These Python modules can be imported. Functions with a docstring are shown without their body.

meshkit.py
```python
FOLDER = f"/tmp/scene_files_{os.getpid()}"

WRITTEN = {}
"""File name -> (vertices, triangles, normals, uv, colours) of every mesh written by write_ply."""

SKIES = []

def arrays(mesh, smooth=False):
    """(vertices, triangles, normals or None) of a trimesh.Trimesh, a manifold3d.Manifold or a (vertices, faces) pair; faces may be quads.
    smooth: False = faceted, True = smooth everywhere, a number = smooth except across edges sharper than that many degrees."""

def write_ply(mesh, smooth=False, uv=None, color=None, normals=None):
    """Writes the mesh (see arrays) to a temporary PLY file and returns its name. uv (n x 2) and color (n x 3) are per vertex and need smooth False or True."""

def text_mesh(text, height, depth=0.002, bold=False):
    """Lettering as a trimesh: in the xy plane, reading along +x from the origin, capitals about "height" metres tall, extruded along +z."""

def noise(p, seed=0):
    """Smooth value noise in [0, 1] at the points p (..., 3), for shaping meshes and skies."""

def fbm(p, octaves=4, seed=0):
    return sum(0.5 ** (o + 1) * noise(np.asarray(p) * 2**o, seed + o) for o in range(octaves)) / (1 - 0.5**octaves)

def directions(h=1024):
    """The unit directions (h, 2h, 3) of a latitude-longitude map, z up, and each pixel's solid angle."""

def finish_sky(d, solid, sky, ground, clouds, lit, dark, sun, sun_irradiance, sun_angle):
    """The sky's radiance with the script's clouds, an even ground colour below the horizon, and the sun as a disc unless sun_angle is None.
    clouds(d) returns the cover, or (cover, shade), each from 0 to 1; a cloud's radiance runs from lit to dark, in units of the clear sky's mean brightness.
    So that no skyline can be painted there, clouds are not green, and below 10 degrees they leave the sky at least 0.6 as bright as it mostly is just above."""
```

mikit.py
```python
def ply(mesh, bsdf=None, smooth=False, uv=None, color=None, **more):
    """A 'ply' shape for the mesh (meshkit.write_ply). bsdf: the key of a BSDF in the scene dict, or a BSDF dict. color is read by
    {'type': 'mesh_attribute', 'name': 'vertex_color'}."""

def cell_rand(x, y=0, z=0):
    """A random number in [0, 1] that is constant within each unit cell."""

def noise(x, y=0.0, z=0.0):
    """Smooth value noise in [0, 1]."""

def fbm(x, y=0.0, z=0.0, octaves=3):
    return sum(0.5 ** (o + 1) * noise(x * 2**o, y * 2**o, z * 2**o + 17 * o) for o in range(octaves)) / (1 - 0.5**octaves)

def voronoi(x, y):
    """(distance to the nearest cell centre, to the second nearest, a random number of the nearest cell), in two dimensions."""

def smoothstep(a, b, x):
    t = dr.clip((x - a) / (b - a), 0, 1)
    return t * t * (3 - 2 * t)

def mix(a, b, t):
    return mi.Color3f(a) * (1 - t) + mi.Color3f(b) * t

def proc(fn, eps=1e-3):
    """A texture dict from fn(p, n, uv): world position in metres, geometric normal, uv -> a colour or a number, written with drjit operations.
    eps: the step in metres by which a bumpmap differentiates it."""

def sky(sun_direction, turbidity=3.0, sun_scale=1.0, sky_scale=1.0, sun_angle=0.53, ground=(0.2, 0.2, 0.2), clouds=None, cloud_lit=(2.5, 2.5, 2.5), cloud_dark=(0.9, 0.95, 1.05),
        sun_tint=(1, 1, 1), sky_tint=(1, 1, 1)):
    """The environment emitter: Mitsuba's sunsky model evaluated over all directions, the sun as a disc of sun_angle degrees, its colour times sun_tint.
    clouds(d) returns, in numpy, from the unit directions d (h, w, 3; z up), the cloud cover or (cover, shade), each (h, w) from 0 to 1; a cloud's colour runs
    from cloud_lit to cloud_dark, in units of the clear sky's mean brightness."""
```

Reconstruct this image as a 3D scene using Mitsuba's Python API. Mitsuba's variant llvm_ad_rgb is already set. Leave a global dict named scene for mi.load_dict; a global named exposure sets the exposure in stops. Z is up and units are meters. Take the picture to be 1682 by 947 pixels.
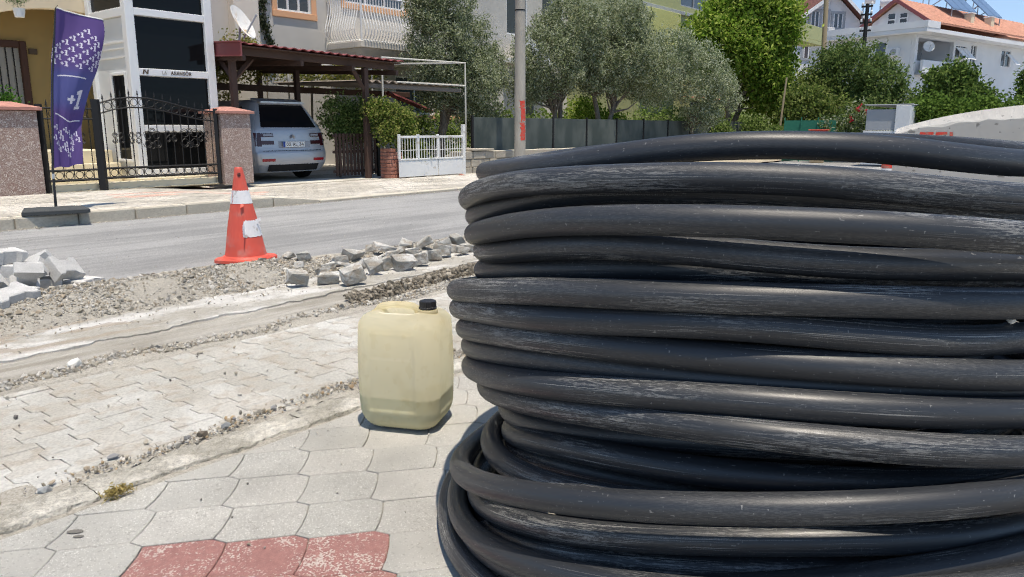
import math, numpy as np, trimesh, mitsuba as mi, drjit as dr, mikit, meshkit
from shapely.geometry import Polygon, box as sbox
T4 = mi.ScalarTransform4f
# ------------------------------------------------------------------ camera, sky, exposure
# street frame: x runs along the street, y across it towards the houses, z up; the photographer stands at the origin
EYE = np.array([0.0, 0.0, 1.07])
PITCH, AZ = math.atan(262 / 1264), math.radians(39.0)
VIEW = np.array([math.cos(AZ) * math.cos(PITCH), math.sin(AZ) * math.cos(PITCH), -math.sin(PITCH)])
exposure = 1.7
scene, labels = {}, {}
scene['camera'] = {'type': 'perspective', 'fov': 67.27, 'fov_axis': 'x', 'near_clip': 0.05, 'far_clip': 3000.0,
                   'to_world': T4().look_at(origin=EYE.tolist(), target=(EYE + VIEW).tolist(), up=[0, 0, 1])}
SUN_EL, SUN_AZ = math.radians(76), math.radians(-121)
scene['daylight'] = mikit.sky([math.cos(SUN_EL) * math.cos(SUN_AZ), math.cos(SUN_EL) * math.sin(SUN_AZ), math.sin(SUN_EL)], turbidity=3, sky_scale=1.25, ground=(0.3, 0.29, 0.27), sun_tint=(.94, 1.0, 1.08))

# ------------------------------------------------------------------ materials
def tex(c):
    if isinstance(c, dict): return c
    return {'type': 'rgb', 'value': list(c)} if not isinstance(c, (int, float)) else {'type': 'rgb', 'value': [c, c, c]}
def num(c): return c if isinstance(c, dict) else float(c)
def mat(name, color, rough=0.8, spec=0.3, metallic=0.0, bump=None, bscale=1.0, **kw):
    b = {'type': 'principled', 'base_color': tex(color), 'roughness': num(rough), 'specular': spec, 'metallic': metallic, **kw}
    if bump is not None: b = {'type': 'bumpmap', 'arbitrary': bump, 'scale': bscale, 'bsdf': b}
    scene['mat_' + name] = {'type': 'twosided', 'bsdf': b}
P, N2, F2, SS, MX, CR = mikit.proc, mikit.noise, mikit.fbm, mikit.smoothstep, mikit.mix, mikit.cell_rand

def speckled(base, light, dark, amount=1.0, fine=370.0):
    def fn(p, n, uv):
        a = N2(p.x * fine, p.y * fine, p.z * fine); b = N2(p.x * fine * .45 + 9, p.y * fine * .45, p.z * fine * .45)
        big = F2(p.x * 5, p.y * 5, p.z * 5, octaves=3)
        c = MX(base, light, SS(.62, .95, a) * amount)
        c = MX(c, dark, SS(.66, .95, b) * .55 * amount)
        return c * (0.78 + 0.44 * big)
    return P(fn)
GRIT = P(lambda p, n, uv: N2(p.x * 190, p.y * 190, p.z * 190) + .6 * N2(p.x * 70, p.y * 70, p.z * 70), eps=2e-3)
mat('paver_grey', speckled((.34, .333, .305), (.53, .525, .50), (.20, .195, .175)), .9, .2, bump=GRIT, bscale=.0011)
mat('paver_grey_warm', speckled((.365, .355, .325), (.56, .55, .52), (.22, .21, .19)), .9, .2, bump=GRIT, bscale=.0011)
def redp(p, n, uv):
    a = N2(p.x * 230, p.y * 230, p.z * 50); big = F2(p.x * 14, p.y * 14, 3, octaves=4)
    w = SS(.62, .84, a * .55 + big * .60); b = N2(p.x * 480, p.y * 480)
    c = MX((.30, .14, .125), (.24, .11, .10), N2(p.x * 90, p.y * 90)) * (.85 + .3 * b)
    return MX(c, (.47, .40, .36), w * (.6 + .5 * b) + .08)
mat('paver_red', P(redp), .9, .2, bump=GRIT, bscale=.0011)
def dusty(p, n, uv):
    big = F2(p.x * 3.1, p.y * 3.1, 1, octaves=4); mid = F2(p.x * 19, p.y * 19, 5, octaves=3); fine = N2(p.x * 150, p.y * 150)
    c = MX((.37, .36, .325), (.45, .442, .41), SS(.35, .65, big))
    c = MX(c, (.34, .305, .255), SS(.52, .72, mid) * .55)
    return c * (.86 + .28 * fine)
DUSTY = P(dusty)
mat('bone_paver_a', DUSTY, .92, .15, bump=GRIT, bscale=.0006)
def dusty2(p, n, uv): return dusty(p, n, uv) * mi.Color3f(.93, .91, .885)
mat('bone_paver_b', P(dusty2), .92, .15)
def soil(p, n, uv):
    b = F2(p.x * 9, p.y * 9, 2, octaves=4); f = N2(p.x * 170, p.y * 170)
    return MX((.265, .245, .21), (.36, .34, .295), b) * (.75 + .5 * f)
mat('soil', P(soil), .95, .1, bump=GRIT, bscale=.003)
def kerbc(p, n, uv):
    b = F2(p.x * 7, p.y * 7, p.z * 7, octaves=4); f = N2(p.x * 240, p.y * 240, p.z * 240); k = N2(p.x * 60, p.y * 60, p.z * 60)
    return MX((.30, .285, .245), (.47, .45, .40), SS(.35, .7, b)) * (.45 + .55 * f + .5 * k)
mat('rough_concrete', P(kerbc), .92, .2, bump=P(lambda p, n, uv: N2(p.x * 150, p.y * 150, p.z * 150) + 1.6 * F2(p.x * 40, p.y * 40, p.z * 40, octaves=3), eps=2e-3), bscale=.006)
def channelc(p, n, uv):
    s = F2(p.x * 3, p.y * 22, 4, octaves=4); b = F2(p.x * 2.3, p.y * 4, 9, octaves=3)
    return MX((.23, .213, .18), (.35, .333, .295), SS(.3, .7, s * .6 + b * .4)) * (.9 + .2 * N2(p.x * 140, p.y * 140))
mat('channel_mortar', P(channelc), .9, .2)
def slabc(p, n, uv):
    b = F2(p.x * 2.2, p.y * 5, 6, octaves=4); st = F2(p.x * 3.5 + 3, p.y * 9, 2, octaves=4)
    c = MX((.29, .275, .24), (.45, .44, .415), SS(.40, .68, b * .7 + .3 * F2(p.x * 11, p.y * 16, 3, octaves=3)))
    wet = SS(.56, .62, st) * SS(2.35, 1.7, p.x) * SS(4.02, 4.12, p.y)     # brown mud stains on the near end of the strip
    return MX(c, (.25, .21, .165), wet * .7) * (.88 + .24 * N2(p.x * 120, p.y * 120))
mat('mortar_strip', P(slabc), .92, .15, bump=P(lambda p, n, uv: F2(p.x * 25, p.y * 40, 0, octaves=3), eps=4e-3), bscale=.006)
def asph(p, n, uv):
    b = F2(p.x * .9, p.y * 2.6, 1, octaves=4); str_ = F2(p.x * .7, p.y * 11, 7, octaves=3); f = N2(p.x * 110, p.y * 110)
    c = MX((.178, .178, .176), (.25, .249, .244), SS(.3, .7, b * .55 + str_ * .45))
    return c * (.84 + .32 * f)
mat('asphalt', P(asph), .88, .25, bump=P(lambda p, n, uv: N2(p.x * 90, p.y * 90), eps=4e-3), bscale=.002)
def fwalk(p, n, uv):
    b = F2(p.x * 1.7, p.y * 2.5, 3, octaves=4)
    return MX((.31, .29, .25), (.43, .405, .36), SS(.3, .7, b)) * (.86 + .28 * N2(p.x * 40, p.y * 40, 1))
mat('walk_paver', P(fwalk), .9, .2)
mat('walk_paver_red', speckled((.40, .27, .22), (.50, .40, .34), (.33, .24, .2), .6, 60.), .9, .2)
mat('walk_joint', (.27, .235, .18), .95, .1)
VC = {'type': 'mesh_attribute', 'name': 'vertex_color'}
mat('stone_vc', VC, .92, .15)
def pipec(p, n, uv):
    w = uv.y * 5.6                                      # metres along x 31 on both axes, so that specks are round
    pt = F2(uv.x * 2.1, uv.y * 3, 1, octaves=3)
    bl = F2(uv.x * 26, w * 11, 2, octaves=4); fine = F2(uv.x * 150, w * 34, 9, octaves=3); hair = F2(uv.x * 4, uv.y * 170 + 3 * N2(uv.x * 2.3), 5, octaves=2)
    sp = N2(uv.x * 170, w * 9, 3); film = F2(uv.x * 3.3, uv.y * 5, 4, octaves=4)
    m = SS(.55, .77, pt) * SS(.46, .68, bl * .55 + fine * .45) * .46
    m = dr.maximum(m, SS(.73, .85, hair) * SS(.42, .62, pt) * (.3 + .5 * fine))
    m = dr.maximum(m, SS(.93, .98, sp) * .35)
    m = dr.clip(m + SS(.3, .75, film) * (.02 + .08 * SS(.42, .72, fine)), 0, 1)
    return MX((.0225, .025, .0295), (.40, .395, .375), m)
def piper(p, n, uv):
    return .34 + .24 * F2(uv.x * 5, uv.y * 30, 2, octaves=3)
mat('pipe_plastic', P(pipec), P(piper), .55)
mat('black_iron', (.013, .013, .014), .5, .4)
mat('white_frame', (.72, .73, .73), .4, .5)
mat('white_paint', P(lambda p, n, uv: MX((.74, .74, .72), (.55, .50, .43), SS(.60, .75, F2(p.x * 4, p.y * 4, p.z * 9, octaves=4)))), .55, .4)
mat('panel_grey', (.62, .64, .65), .5, .4)
mat('dark_glass', (.006, .007, .008), .05, .15)
mat('window_glass', (.07, .085, .10), .06, .6)
mat('tan_wall', (.36, .26, .11), .85, .2)
mat('cream_wall', (.66, .57, .42), .85, .2)
mat('house_wall', P(lambda p, n, uv: mi.Color3f(.52, .50, .465) * (.85 + .3 * F2(p.x * 1.2, p.y * 1.2, p.z * .45, octaves=4))), .88, .2)
mat('pilaster', (.66, .62, .55), .88, .2)
mat('peach_trim', (.70, .40, .23), .85, .2)
mat('beige_tile', (.66, .59, .43), .5, .4)
def granite(p, n, uv):
    a = CR(dr.floor(p.x * 62 + 9 * N2(p.x * 30, p.y * 30, p.z * 30)), dr.floor(p.y * 62), dr.floor(p.z * 62 + 9 * N2(p.x * 30 + 5, p.y * 30, p.z * 30)))
    c = MX((.26, .17, .14), (.42, .33, .28), SS(.25, .8, a))
    return MX(c, (.62, .56, .50), SS(.86, .9, a))
mat('granite_chip', P(granite), .6, .35)
mat('pillar_cap', P(lambda p, n, uv: mi.Color3f(.42, .21, .17) * (.75 + .5 * F2(p.x * 18, p.y * 18, p.z * 18))), .75, .3)
mat('dark_red_brick', (.20, .085, .07), .85, .2)
mat('carport_red', (.24, .07, .07), .5, .4)
mat('carport_brown', (.085, .052, .040), .7, .3)
mat('old_sheet', (.22, .19, .165), .8, .2)
mat('pipe_frame', (.60, .58, .52), .5, .4)
mat('fence_sheet', P(lambda p, n, uv: MX((.055, .07, .065), (.105, .12, .11), SS(.3, .7, F2(p.x * 3, p.y * 3, p.z * 1.2, octaves=4)))), .7, .3)
def stonew(p, n, uv):
    b = F2(p.x * 6, p.y * 6, p.z * 9, octaves=4)
    return MX((.30, .265, .21), (.50, .46, .39), b) * (.8 + .4 * N2(p.x * 60, p.y * 60, p.z * 60))
mat('wall_stone', P(stonew), .92, .15)
def poleC(p, n, uv): return mi.Color3f(.37, .345, .30) * (.75 + .5 * F2(p.x * 9, p.y * 9, p.z * 2.2, octaves=4))
mat('pole_concrete', P(poleC), .9, .2)
mat('red_paint', P(lambda p, n, uv: MX((.60, .06, .04), (.45, .16, .12), SS(.45, .7, F2(p.x * 26, p.y * 26, p.z * 26, octaves=4)))), .6, .3)
mat('cone_orange', P(lambda p, n, uv: MX((.62, .095, .062), (.55, .19, .15), SS(.5, .8, F2(p.x * 14, p.y * 14, p.z * 10, octaves=4)))), .5, .4)
mat('cone_white', P(lambda p, n, uv: MX((.74, .73, .73), (.45, .41, .38), SS(.6, .75, F2(p.x * 22, p.y * 22, p.z * 22, octaves=4)))), .5, .4)
mat('black_plastic', (.018, .018, .02), .4, .5)
mat('slab_rubber', (.055, .06, .062), .75, .3)
mat('car_paint', (.43, .44, .46), .28, .5, metallic=.35, clearcoat=.7, clearcoat_gloss=.9)
mat('car_glass', (.008, .009, .011), .06, .5)
mat('car_dark', (.02, .02, .021), .6, .3)
mat('lamp_dark', (.045, .010, .014), .12, .6)
mat('lamp_clear', (.30, .30, .32), .15, .6)
mat('lamp_red', (.33, .012, .02), .2, .6)
mat('plate_white', (.72, .73, .72), .4, .4)
mat('plate_blue', (.02, .06, .30), .4, .4)
mat('chrome', (.6, .6, .62), .2, .5, metallic=1.0)
mat('bark', P(lambda p, n, uv: MX((.12, .095, .07), (.27, .235, .19), F2(p.x * 22, p.y * 22, p.z * 6, octaves=4))), .95, .1)
mat('wood_post', (.36, .29, .19), .85, .2)
mat('far_white', P(lambda p, n, uv: mi.Color3f(.68, .69, .70) * (.86 + .24 * F2(p.x * .8, p.y * .8, p.z * .35, octaves=4))), .85, .2)
mat('far_grey', (.34, .36, .38), .8, .2)
mat('far_yellow', (.52, .52, .22), .85, .2)
mat('far_olive', (.37, .385, .20), .85, .2)
def rtile(p, n, uv):
    return MX((.40, .185, .125), (.52, .285, .205), F2(p.x * 1.6, p.y * 1.6, p.z * 4, octaves=3)) * (.8 + .4 * N2(p.x * 5, p.y * 5, p.z * 14))
mat('roof_tile', P(rtile), .85, .2)
mat('roof_dark', (.13, .06, .05), .85, .2)
mat('solar', (.10, .15, .24), .12, .6)
mat('tank', (.62, .63, .64), .35, .5)
def castc(p, n, uv):
    b = F2(p.x * 3.2, p.y * 3.2, p.z * 3.2, octaves=4); v = N2(p.x * 26, p.y * 26, p.z * 26)
    return MX((.34, .33, .31), (.46, .45, .425), b) * (1 - .5 * SS(.80, .9, v))
mat('cast_concrete', P(castc), .9, .2)
mat('mesh_green', (.035, .17, .115), .8, .2)
scene['mat_leaf_vc'] = {'type': 'principledthin', 'base_color': VC, 'roughness': .5, 'diff_trans': .85, 'spec_trans': 0.0, 'eta': 1.35}

# ------------------------------------------------------------------ helpers
used = set()
def numbered(name):
    k, i = name, 0
    while k in used:
        i += 1; k = f'{name}_{i:03d}'
    used.add(k); return k
def thing(name, label, cat, group=None):
    k = numbered(name); tag(k, label, cat, group); return k
def tag(k, label=None, cat=None, group=None, kind=None):
    d = labels.setdefault(k, {})
    for a, b in (('label', label), ('category', cat), ('group', group), ('kind', kind)):
        if b: d[a] = b
    return k
def put(name, mesh, m, parent=None, smooth=False, uv=None, color=None):
    k = numbered(f'{parent}__{name}' if parent else name)
    scene[k] = mikit.ply(mesh, 'mat_' + m, smooth, uv=uv, color=color); return k
def struct(name, mesh, m, **kw): return tag(put(name, mesh, m, **kw), kind='structure')
def join(*ms):
    vs, fs, o = [], [], 0
    for v, f in ms:
        f = np.asarray(f, int)
        if f.shape[1] == 4: f = np.vstack([f[:, [0, 1, 2]], f[:, [0, 2, 3]]])
        vs.append(np.asarray(v, float)); fs.append(f + o); o += len(v)
    return np.vstack(vs), np.vstack(fs)
BF = np.array([[0, 3, 2, 1], [4, 5, 6, 7], [0, 1, 5, 4], [1, 2, 6, 5], [2, 3, 7, 6], [3, 0, 4, 7]])
def box(x0, x1, y0, y1, z0, z1):
    return np.array([[x0, y0, z0], [x1, y0, z0], [x1, y1, z0], [x0, y1, z0], [x0, y0, z1], [x1, y0, z1], [x1, y1, z1], [x0, y1, z1]], float), BF
def cbox(x0, x1, y0, y1, z0, z1, c=.01):
    "box with chamfered edges"
    p = []
    for x, sx in ((x0, 1), (x1, -1)):
        for y, sy in ((y0, 1), (y1, -1)):
            for z, sz in ((z0, 1), (z1, -1)):
                p += [(x + sx * c, y + sy * c, z), (x + sx * c, y, z + sz * c), (x, y + sy * c, z + sz * c)]
    h = trimesh.convex.convex_hull(np.array(p)); return np.array(h.vertices), np.array(h.faces)
def hull(p):
    h = trimesh.convex.convex_hull(np.array(p, float)); return np.array(h.vertices), np.array(h.faces)
def rot(m, axis=(0, 0, 1), ang=0., at=(0, 0, 0)):
    R = trimesh.transformations.rotation_matrix(ang, axis)[:3, :3]; at = np.array(at)
    return (np.asarray(m[0]) - at) @ R.T + at, m[1]
def mv(m, d): return np.asarray(m[0]) + np.array(d), m[1]
def frames(p, closed=False):
    p = np.asarray(p, float)
    t = (np.roll(p, -1, 0) - np.roll(p, 1, 0)) if closed else np.gradient(p, axis=0)
    t /= np.linalg.norm(t, axis=1, keepdims=True) + 1e-12
    a = np.cross(t, np.where(np.abs(t[:, 2:]) < .9, [0, 0, 1.], [1., 0, 0])); a /= np.linalg.norm(a, axis=1, keepdims=True) + 1e-12
    return t, a, np.cross(t, a)
def tube(p, r, n=6, closed=False, caps=True):
    p = np.asarray(p, float); t, a, b = frames(p, closed); r = np.broadcast_to(r, (len(p),))
    th = np.arange(n) * 2 * np.pi / n
    v = p[:, None] + r[:, None, None] * (np.cos(th)[None, :, None] * a[:, None] + np.sin(th)[None, :, None] * b[:, None])
    m = len(p); rows = m if closed else m - 1
    i, j = np.meshgrid(np.arange(rows), np.arange(n), indexing='ij'); i2 = (i + 1) % m; j2 = (j + 1) % n
    q = np.stack([i * n + j, i * n + j2, i2 * n + j2, i2 * n + j], -1).reshape(-1, 4)
    v = v.reshape(-1, 3); f = np.vstack([q[:, [0, 1, 2]], q[:, [0, 2, 3]]])
    if caps and not closed:
        v = np.vstack([v, p[0], p[-1]]); c0, c1 = len(v) - 2, len(v) - 1; k = np.arange(n); k2 = (k + 1) % n
        f = np.vstack([f, np.stack([np.full(n, c0), k2, k], 1), np.stack([np.full(n, c1), (m - 1) * n + k, (m - 1) * n + k2], 1)])
    return v, f
def bar(a, b, r, n=6): return tube([a, b], r, n)
def sqbar(a, b, w):
    m = tube([a, b], w * .7071, 4); return m
def lathe(prof, n=24, at=(0, 0, 0)):
    prof = np.array(prof, float); th = np.arange(n) * 2 * np.pi / n
    v = np.stack([prof[:, :1] * np.cos(th), prof[:, :1] * np.sin(th), np.repeat(prof[:, 1:], n, 1)], -1).reshape(-1, 3) + np.array(at)
    m = len(prof); i, j = np.meshgrid(np.arange(m - 1), np.arange(n), indexing='ij'); j2 = (j + 1) % n
    q = np.stack([i * n + j, i * n + j2, (i + 1) * n + j2, (i + 1) * n + j], -1).reshape(-1, 4); return v, q
def grid(xs, ys, zf, skirt=None):
    X, Y = np.meshgrid(xs, ys, indexing='ij'); Z = zf(X, Y); nx, ny = X.shape
    v = np.stack([X, Y, Z], -1).reshape(-1, 3)
    i, j = np.meshgrid(np.arange(nx - 1), np.arange(ny - 1), indexing='ij')
    q = np.stack([i * ny + j, (i + 1) * ny + j, (i + 1) * ny + j + 1, i * ny + j + 1], -1).reshape(-1, 4)
    m = (v, np.vstack([q[:, [0, 1, 2]], q[:, [0, 2, 3]]]))
    if skirt is not None:
        e = np.concatenate([np.arange(nx) * ny, (nx - 1) * ny + np.arange(ny), (np.arange(nx) * ny + ny - 1)[::-1], np.arange(ny)[::-1]])
        lo = v[e].copy(); lo[:, 2] = skirt; k = len(e); a = np.arange(k - 1)
        m = join(m, (np.vstack([v[e], lo]), np.stack([a, a + k, a + k + 1, a + 1], 1)))
    return m
def surf(P_):
    "quads over a (n, m, 3) array of points"
    n, m, _ = P_.shape; i, j = np.meshgrid(np.arange(n - 1), np.arange(m - 1), indexing='ij')
    return P_.reshape(-1, 3), np.stack([i * m + j, (i + 1) * m + j, (i + 1) * m + j + 1, i * m + j + 1], -1).reshape(-1, 4)
def slab_poly(pts, z0, z1, c=.006, dz=0., tilt=(0., 0.)):
    "star-shaped polygon as a slab with a bevelled top edge"
    p = np.asarray(pts, float); n = len(p); cen = p.mean(0)
    d = p - cen; L = np.linalg.norm(d, axis=1, keepdims=True); ins = p - d / L * c * 1.3
    tz = lambda q: (q - cen) @ np.array(tilt)
    v = np.vstack([np.column_stack([p, np.full(n, z0)]), np.column_stack([p, z1 + dz - c + tz(p)]), np.column_stack([ins, z1 + dz + tz(ins)]), [[*cen, z1 + dz]]])
    k = np.arange(n); k2 = (k + 1) % n
    f = [np.stack([k, k2, n + k2], 1), np.stack([k, n + k2, n + k], 1), np.stack([n + k, n + k2, 2 * n + k2], 1), np.stack([n + k, 2 * n + k2, 2 * n + k], 1), np.stack([2 * n + k, 2 * n + k2, np.full(n, 3 * n)], 1)]
    return v, np.vstack(f)
def ext(poly, z0, z1):
    m = trimesh.creation.extrude_polygon(Polygon(poly) if not hasattr(poly, 'exterior') else poly, z1 - z0, engine='earcut'); return np.array(m.vertices) + [0, 0, z0], np.array(m.faces)
def wall_xz(poly, y0, y1):
    "polygon drawn in (x, z), extruded from y0 to y1"
    v, f = ext(poly, 0, y1 - y0); return np.stack([v[:, 0], y1 - v[:, 2], v[:, 1]], 1), f
def with_holes(x0, x1, z0, z1, holes):
    p = sbox(x0, z0, x1, z1)
    for h in holes: p = p.difference(sbox(h[0], h[2], h[1], h[3]))
    return p
OCV = np.array([[1, 0, 0], [-1, 0, 0], [0, 1, 0], [0, -1, 0], [0, 0, 1], [0, 0, -1.]]); OCF = np.array([[0, 2, 4], [2, 1, 4], [1, 3, 4], [3, 0, 4], [2, 0, 5], [1, 2, 5], [3, 1, 5], [0, 3, 5]])
ICO = trimesh.creation.icosphere(subdivisions=0); ICOV_, ICOF_ = np.array(ICO.vertices), np.array(ICO.faces)
def stones(pos, size, rng, tones, flat=.65, small=False):
    "many angular stones as one mesh with a tone each: (mesh, colours)"
    ICOV, ICOF = (OCV, OCF) if small else (ICOV_, ICOF_)
    n = len(pos); s = np.asarray(size)[:, None] * rng.uniform(.6, 1.2, (n, 3)) * [1, .85, flat]
    q = rng.normal(size=(n, 4)); q /= np.linalg.norm(q, axis=1, keepdims=True); w, x, y, z = q.T
    R = np.stack([np.stack([1 - 2 * (y * y + z * z), 2 * (x * y - z * w), 2 * (x * z + y * w)], 1), np.stack([2 * (x * y + z * w), 1 - 2 * (x * x + z * z), 2 * (y * z - x * w)], 1), np.stack([2 * (x * z - y * w), 2 * (y * z + x * w), 1 - 2 * (x * x + y * y)], 1)], 1)
    jit = ICOV[None] * rng.uniform(.65, 1.2, (n, len(ICOV), 1))
    v = np.einsum('nij,nkj->nki', R, jit * s[:, None]) + np.asarray(pos)[:, None]
    f = ICOF[None] + (np.arange(n) * len(ICOV))[:, None, None]
    t = np.asarray(tones)[rng.integers(0, len(tones), n)] * rng.uniform(.75, 1.2, (n, 1))
    return (v.reshape(-1, 3), f.reshape(-1, 3)), np.repeat(t, len(ICOV), 0)
def leaves(cen, length, width, rng, pal, up=.25):
    "one bent leaf (4 triangles) at every point: (mesh, colours)"
    n = len(cen); d = rng.normal(size=(n, 3)); d[:, 2] -= .15; d /= np.linalg.norm(d, axis=1, keepdims=True)
    u = rng.normal(size=(n, 3)); u[:, 2] = np.abs(u[:, 2]) + up; s = np.cross(d, u); s /= np.linalg.norm(s, axis=1, keepdims=True) + 1e-9; nn = np.cross(s, d)
    L = (length * rng.uniform(.7, 1.25, n))[:, None]; W = (width * rng.uniform(.75, 1.2, n))[:, None]
    v = np.stack([cen - d * L / 2, cen + s * W / 2 + nn * W * .18, cen + d * L / 2 - nn * L * .08, cen - s * W / 2 + nn * W * .18], 1)
    f = np.array([[0, 1, 2], [0, 2, 3]])[None] + (np.arange(n) * 4)[:, None, None]
    c = np.asarray(pal)[rng.integers(0, len(pal), n)] * rng.uniform(.75, 1.25, (n, 1))
    return (v.reshape(-1, 3), f.reshape(-1, 3)), np.repeat(c, 4, 0)
def clump_points(blobs, n, per, spread, rng, shell=.45):
    w = np.array([b[1] * b[2] * b[3] if len(b) == 4 else np.prod(b[1:]) for b in blobs]) ** .75; w /= w.sum(); out, cc = [], []
    for b, k in zip(blobs, rng.multinomial(n, w)):
        d = rng.normal(size=(k, 3)); d /= np.linalg.norm(d, axis=1, keepdims=True); r = rng.uniform(shell ** 3, 1, (k, 1)) ** (1 / 3)
        c = np.array(b[0]) + d * r * np.array(b[1:4]); cc.append(c)
        out.append((c[:, None] + rng.normal(size=(k, per, 3)) * spread * rng.uniform(.6, 1.3, (k, 1, 1))).reshape(-1, 3))
    return np.vstack(out), np.vstack(cc)
def tree(key, trunks, blobs, n, per, spread, ll, lw, pal, seed, trunk_r=.1, shell=.45, limbs=14):
    rng = np.random.default_rng(seed); pts, cc = clump_points(blobs, n, per, spread, rng, shell)
    m, c = leaves(pts, ll, lw, rng, pal); put('crown', m, 'leaf_vc', key, color=c)
    for tr in trunks:
        tr = np.array(tr, float); k = len(tr); rr = np.linspace(trunk_r, trunk_r * .55, k)
        parts = [tube(tr, rr, 9)]
        near = cc[np.argsort(np.linalg.norm(cc - tr[-1], axis=1) + rng.uniform(0, 1.2, len(cc)))[:limbs]]
        for e in near:
            s = tr[-1] - (tr[-1] - tr[-2]) * rng.uniform(0, .5); mid = (s + e) / 2 + rng.normal(size=3) * .12 + [0, 0, .12]
            parts.append(tube([s, mid, e], [trunk_r * .4, trunk_r * .22, .008], 5))
        put('trunk', join(*parts), 'bark', key, smooth=40)
    return key
def lettering(text, height, at, xdir=(1, 0, 0), bold=True, depth=.004):
    "flat letters standing in a vertical plane, read along xdir"
    m = meshkit.text_mesh(text, height, depth, bold); v = np.array(m.vertices); xd = np.array(xdir, float); nrm = np.cross(xd, [0, 0, 1.])
    return np.array(at) + v[:, :1] * xd + v[:, 1:2] * np.array([0, 0, 1.]) + v[:, 2:3] * nrm, np.array(m.faces)

# ------------------------------------------------------------------ ground, street, pavements
struct('ground', grid(np.array([-250., -20, 20, 60, 700]), np.array([-300., -20, 4, 40, 500]), lambda x, y: x * 0 - .16), 'soil')
def bumpy(x, y, s, a, seed=0): return (meshkit.fbm(np.stack([x * s, y * s, x * 0], -1), 4, seed) - .5) * a
struct('sand_bed', grid(np.linspace(-1.5, 7, 341), np.linspace(-2.5, 4.2, 269), lambda x, y: -.008 + np.where(y > 2.2, -.0025, 0) + np.where(y > 2.2, bumpy(x, y, 9, .009) + np.where(y < 2.56, .005, 0), 0) + np.where(y > 3.5, .012, 0)), 'soil', smooth=True)
struct('far_footpath', grid(np.linspace(7.02, 200, 40), np.linspace(-9, 4.29, 8), lambda x, y: x * 0 - .004), 'walk_paver')
ASX = np.concatenate([[-60, -20], np.linspace(-2, 12, 57), [20, 40, 90, 220]])
struct('asphalt_road', grid(ASX, np.linspace(4.2, 9.46, 45), lambda x, y: bumpy(x, y, .8, .012) - .006), 'asphalt', smooth=True)

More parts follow.
